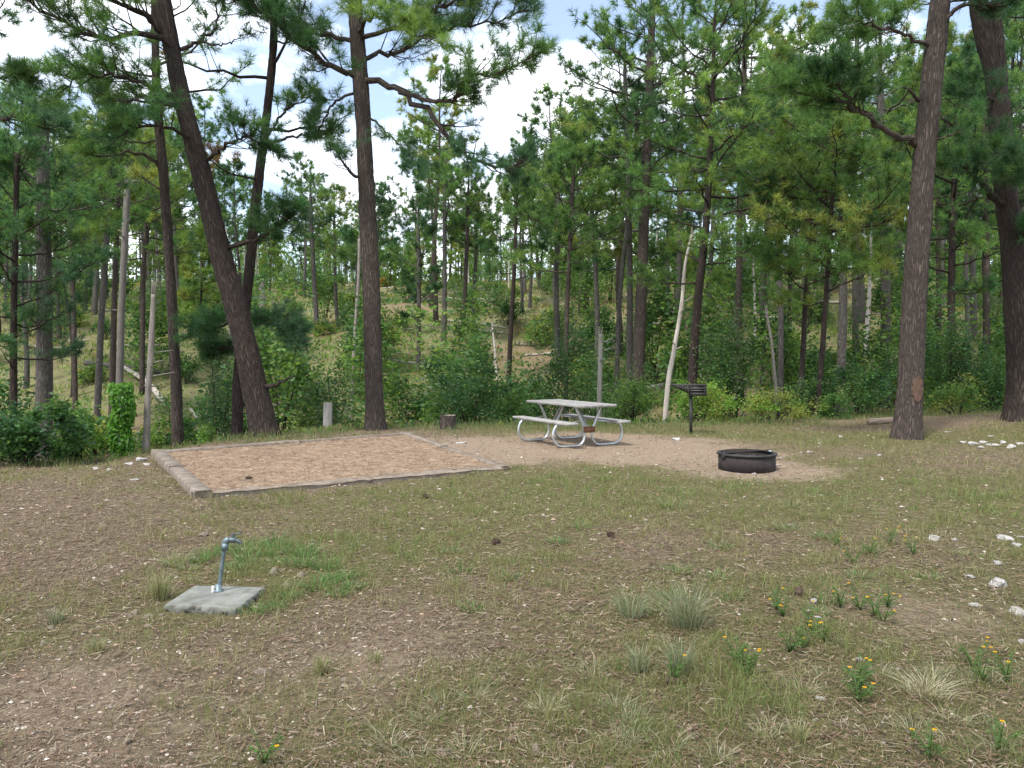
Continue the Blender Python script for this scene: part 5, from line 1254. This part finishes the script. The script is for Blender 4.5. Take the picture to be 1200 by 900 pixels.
def gravel():
    rng = np.random.default_rng(88); n = 26000
    x, y = scatter(rng, n, 2.6, 17)
    so, gr, hi, ba = masks(x, y)
    lft = .12 + 1.0 * np.exp(-((x + 1.8) ** 2 / 2.2 + (y - 3.8) ** 2 / 2.5)) + .4 * so + .25 * sstep(.55, .7, fbm(x, y, seed=99))
    keep = ok_ground(x, y) & (rng.uniform(size=n) < lft)
    x, y = x[keep], y[keep]; n = len(x)
    o = np.array([(1, 0, 0), (0, 1, 0), (-1, 0, 0), (0, -1, 0), (0, 0, 1), (0, 0, -1)], float)
    F8 = np.array([(0, 1, 4), (1, 2, 4), (2, 3, 4), (3, 0, 4), (1, 0, 5), (2, 1, 5), (3, 2, 5), (0, 3, 5)])
    r = (.005 + .014 * rng.uniform(size=n) ** 3) * np.clip(y / 5, .8, 1.7)
    V = o[None] * rng.uniform(.6, 1.3, (n, 6, 1)) + rng.normal(0, .16, (n, 6, 3)); V[..., 2] *= .45
    a = rng.uniform(0, 6.28, n); ca, sa = np.cos(a)[:, None], np.sin(a)[:, None]
    V = np.stack([V[..., 0] * ca - V[..., 1] * sa, V[..., 0] * sa + V[..., 1] * ca, V[..., 2]], -1) * r[:, None, None]
    V += np.stack([x, y, H(x, y) + r * .2], 1)[:, None]
    T = V[:, F8].reshape(-1, 3, 3)
    pal = np.array([(.34, .28, .22), (.27, .20, .15), (.42, .375, .32), (.20, .155, .12), (.32, .225, .16)])
    c = np.repeat(pal[rng.integers(0, 5, n)] * rng.uniform(.75, 1.2, (n, 1)), 8, 0)
    tag(link('gravel', soup('gravel', T, 3, c, M_LITTER)), 'small pebbles scattered over worn soil', kind='stuff')
gravel()
def grass_clump(px, py, hpx, wpx, label, cols, seed, n=160, group=None, lean=.6, thin=.005):
    p = G(px, py); d = p[1]; rng = np.random.default_rng(seed)
    z = Hs(p[0], p[1]); h = hpx * d / F; w = wpx * d / F
    q = np.stack([rng.normal(0, w * .11, n), rng.normal(0, w * .10, n), np.zeros(n) - .01], 1)
    a = np.arctan2(q[:, 1], q[:, 0]) + rng.normal(0, .5, n); out = np.stack([np.cos(a), np.sin(a), np.zeros(n)], 1)
    b = rng.uniform(0, 6.28, n); s = np.stack([np.cos(b), np.sin(b), np.zeros(n)], 1) * thin * .5
    hh = h * rng.uniform(.45, 1.05, n); ln = np.minimum(rng.uniform(0, 1, n) ** .7 * lean * w * .62, hh * 1.1); hh = hh * np.sqrt(np.clip(1 - (ln / (hh * 1.5)) ** 2, .2, 1))
    m1 = q + np.array([0, 0, 1.]) * (hh * .6)[:, None] + out * (ln * .3)[:, None]; tp = q + np.array([0, 0, 1.]) * hh[:, None] + out * ln[:, None]
    v = np.concatenate([np.stack([q - s, q + s, m1 + s * .8, m1 - s * .8], 1), np.stack([m1 - s * .8, m1 + s * .8, tp + s * .1, tp - s * .1], 1)])
    c = np.array(cols)[rng.integers(0, len(cols), n)] * rng.uniform(.75, 1.25, (n, 1)); c = np.concatenate([c, c])
    o = link('grass_clump', soup('grass_clump', v, 4, c, M_GRASS)); o.location = (p[0], p[1], z)
    return tag(o, label, 'grass clump', group)
BG = [(.17, .205, .12), (.13, .17, .085), (.22, .235, .15), (.28, .27, .18)]
GG = [(.075, .16, .04), (.10, .19, .05), (.06, .13, .035)]
YG = [(.22, .23, .11), (.16, .19, .08), (.30, .28, .17)]
DG = [(.42, .39, .28), (.34, .31, .21), (.26, .26, .15)]
grass_clump(805, 735, 64, 80, 'tallest grey green bunch grass in the open clearing', BG, 1, 260, lean=1.2)
grass_clump(798, 790, 50, 50, 'grey green bunch grass just in front of the tallest one', BG, 2, 110, lean=1.0)
grass_clump(750, 788, 40, 36, 'small blue green bunch grass beside the pine cone', BG, 3, 80, lean=1.0)
grass_clump(740, 725, 44, 56, 'loose grey green bunch grass behind the small blue green one', BG, 4, 110, lean=1.1)
grass_clump(188, 702, 36, 40, 'pale yellow green grass tuft left of the concrete slab', YG, 5, 170)
grass_clump(113, 765, 22, 36, 'small olive tuft on the worn soil before the slab', YG, 6, 90)
grass_clump(378, 790, 28, 34, 'short pale tuft standing alone on the worn soil', YG, 7, 90)
grass_clump(66, 730, 22, 34, 'grey green low tuft far left of the slab', BG, 8, 80)
grass_clump(1085, 815, 36, 90, 'straw coloured flattened dry grass tuft', DG, 9, 200, lean=1.6)
grass_clump(935, 870, 30, 40, 'pale dry tuft with green blades among yellow flowers', YG, 10, 110)
grass_clump(440, 775, 18, 36, 'low olive tuft right of the lone pale tuft', YG, 11, 70)
grass_clump(640, 835, 26, 46, 'bleached straw tuft in the foreground grass', DG, 12, 110, lean=1.3)
grass_clump(1042, 541, 22, 26, 'little weathered grass tuft at the foot of the scarred pine', [(.26, .24, .14), (.18, .16, .09)], 13, 90)
rg = np.random.default_rng(31)
lush = [(205, 664), (222, 668), (235, 660), (290, 658), (312, 652), (330, 660), (345, 648), (300, 640), (360, 653), (322, 712), (340, 702), (372, 692), (388, 684), (404, 678), (414, 690), (396, 698), (275, 668), (250, 652), (268, 645), (325, 642), (380, 668), (300, 720), (285, 650), (352, 664)]
for i, (x, y) in enumerate(lush):                     # lush tufts round the damp ground behind the tap
    grass_clump(x, y, 13 + 14 * rg.uniform(), 52, 'lush green grass tuft on the damp ground behind the tap', (GG if i > 1 else YG) + [(.14, .22, .07), (.17, .21, .08)], 40 + i, 95, group='lush tufts behind the tap', lean=1.1)
for i in range(26):
    x, y = rg.uniform(500, 1190), rg.uniform(590, 720)
    grass_clump(x, y, 9 + 10 * rg.uniform(), 60, 'low olive green grass tuft out in the open clearing', YG + GG, 70 + i, 70, group='low tufts in the clearing', lean=.9, thin=.006)
for i in range(30):
    x, y = rg.uniform(430, 1190), rg.uniform(790, 895)
    grass_clump(x, y, 16 + 18 * rg.uniform(), 80, 'wispy dry grass tuft at the front of the clearing', DG + YG + BG, 110 + i, 60, group='wispy foreground tufts', lean=1.3, thin=.0035)
# yellow wildflowers
def flower(px, py, seed, heads, label, group):
    rng = np.random.default_rng(seed); p = G(px, py); z = Hs(p[0], p[1]); d = p[1]
    r = empty('wildflower', (p[0], p[1], z), label, 'wildflower', group)
    n = 90; st = MB()
    lv = []; ends = []
    for k in range(7):
        a = rng.uniform(0, 6.28); e = np.array([math.cos(a) * .07, math.sin(a) * .07, rng.uniform(.06, .15)])
        st.tube(resample([(0, 0, -.01), e * np.array([.4, .4, .6]), e], 5), .0022, 4, col=(.10, .17, .05)); ends.append(e)
        for q in range(11):
            b = e * rng.uniform(.2, .95); dd = rnd_unit(1, rng)[0]; dd[2] = abs(dd[2]) * .6; s = np.cross(dd, [0, 0, 1.]); l = rng.uniform(.018, .035)
            lv.append([b, b + dd * l * .5 + s * l * .22, b + dd * l, b + dd * l * .5 - s * l * .22])
    lv = np.array(lv)
    link('leaves', soup('leaves', lv, 4, np.array([(.10, .185, .045)]) * rng.uniform(.7, 1.4, (len(lv), 1)), M_LEAF), r)
    st_ = st.build('stems', M_LEAF, r)
    for k in range(heads):
        e = ends[k % 7] + np.array([rng.normal(0, .008), rng.normal(0, .008), .012]); fb = MB()
        for q in range(8):
            a = q * math.pi / 4; dx, dy = math.cos(a), math.sin(a); R_ = .010
            fb.add([e, e + np.array([dx * R_ * .6 - dy * .005, dy * R_ * .6 + dx * .005, .003]), e + np.array([dx * R_, dy * R_, .002]), e + np.array([dx * R_ * .6 + dy * .005, dy * R_ * .6 - dx * .005, .003])], [(0, 3, 2, 1)], (.78, .62, .03))
        fb.lathe([(.0045, .002), (.003, .006), (0.0005, .007)], 6, e, (.5, .28, .01)); fb.build('flower_head', M_LEAF, st_)
fl = [(862, 778), (872, 790), (942, 760), (965, 752), (925, 765), (1003, 800), (1005, 815), (1025, 722), (1035, 730), (1008, 715), (985, 712), (1140, 782), (1150, 800), (1090, 890), (1172, 880), (918, 722), (910, 715), (1040, 712), (952, 740), (1180, 800), (880, 795), (1005, 822), (788, 800), (1042, 640), (1020, 650), (980, 640), (1000, 660), (1070, 650), (310, 895)]
for i, (x, y) in enumerate(fl):
    lone = (x, y) == (310, 895); cone = (x, y) == (788, 800)
    flower(x, y, 500 + i, [1, 2, 1, 3][i % 4], 'single yellow wildflower on the worn soil left of the clearing' if lone else 'small yellow wildflower touching the pine cone' if cone else 'small plant with yellow flower heads in the grassy clearing', None if lone or cone else 'yellow wildflowers')
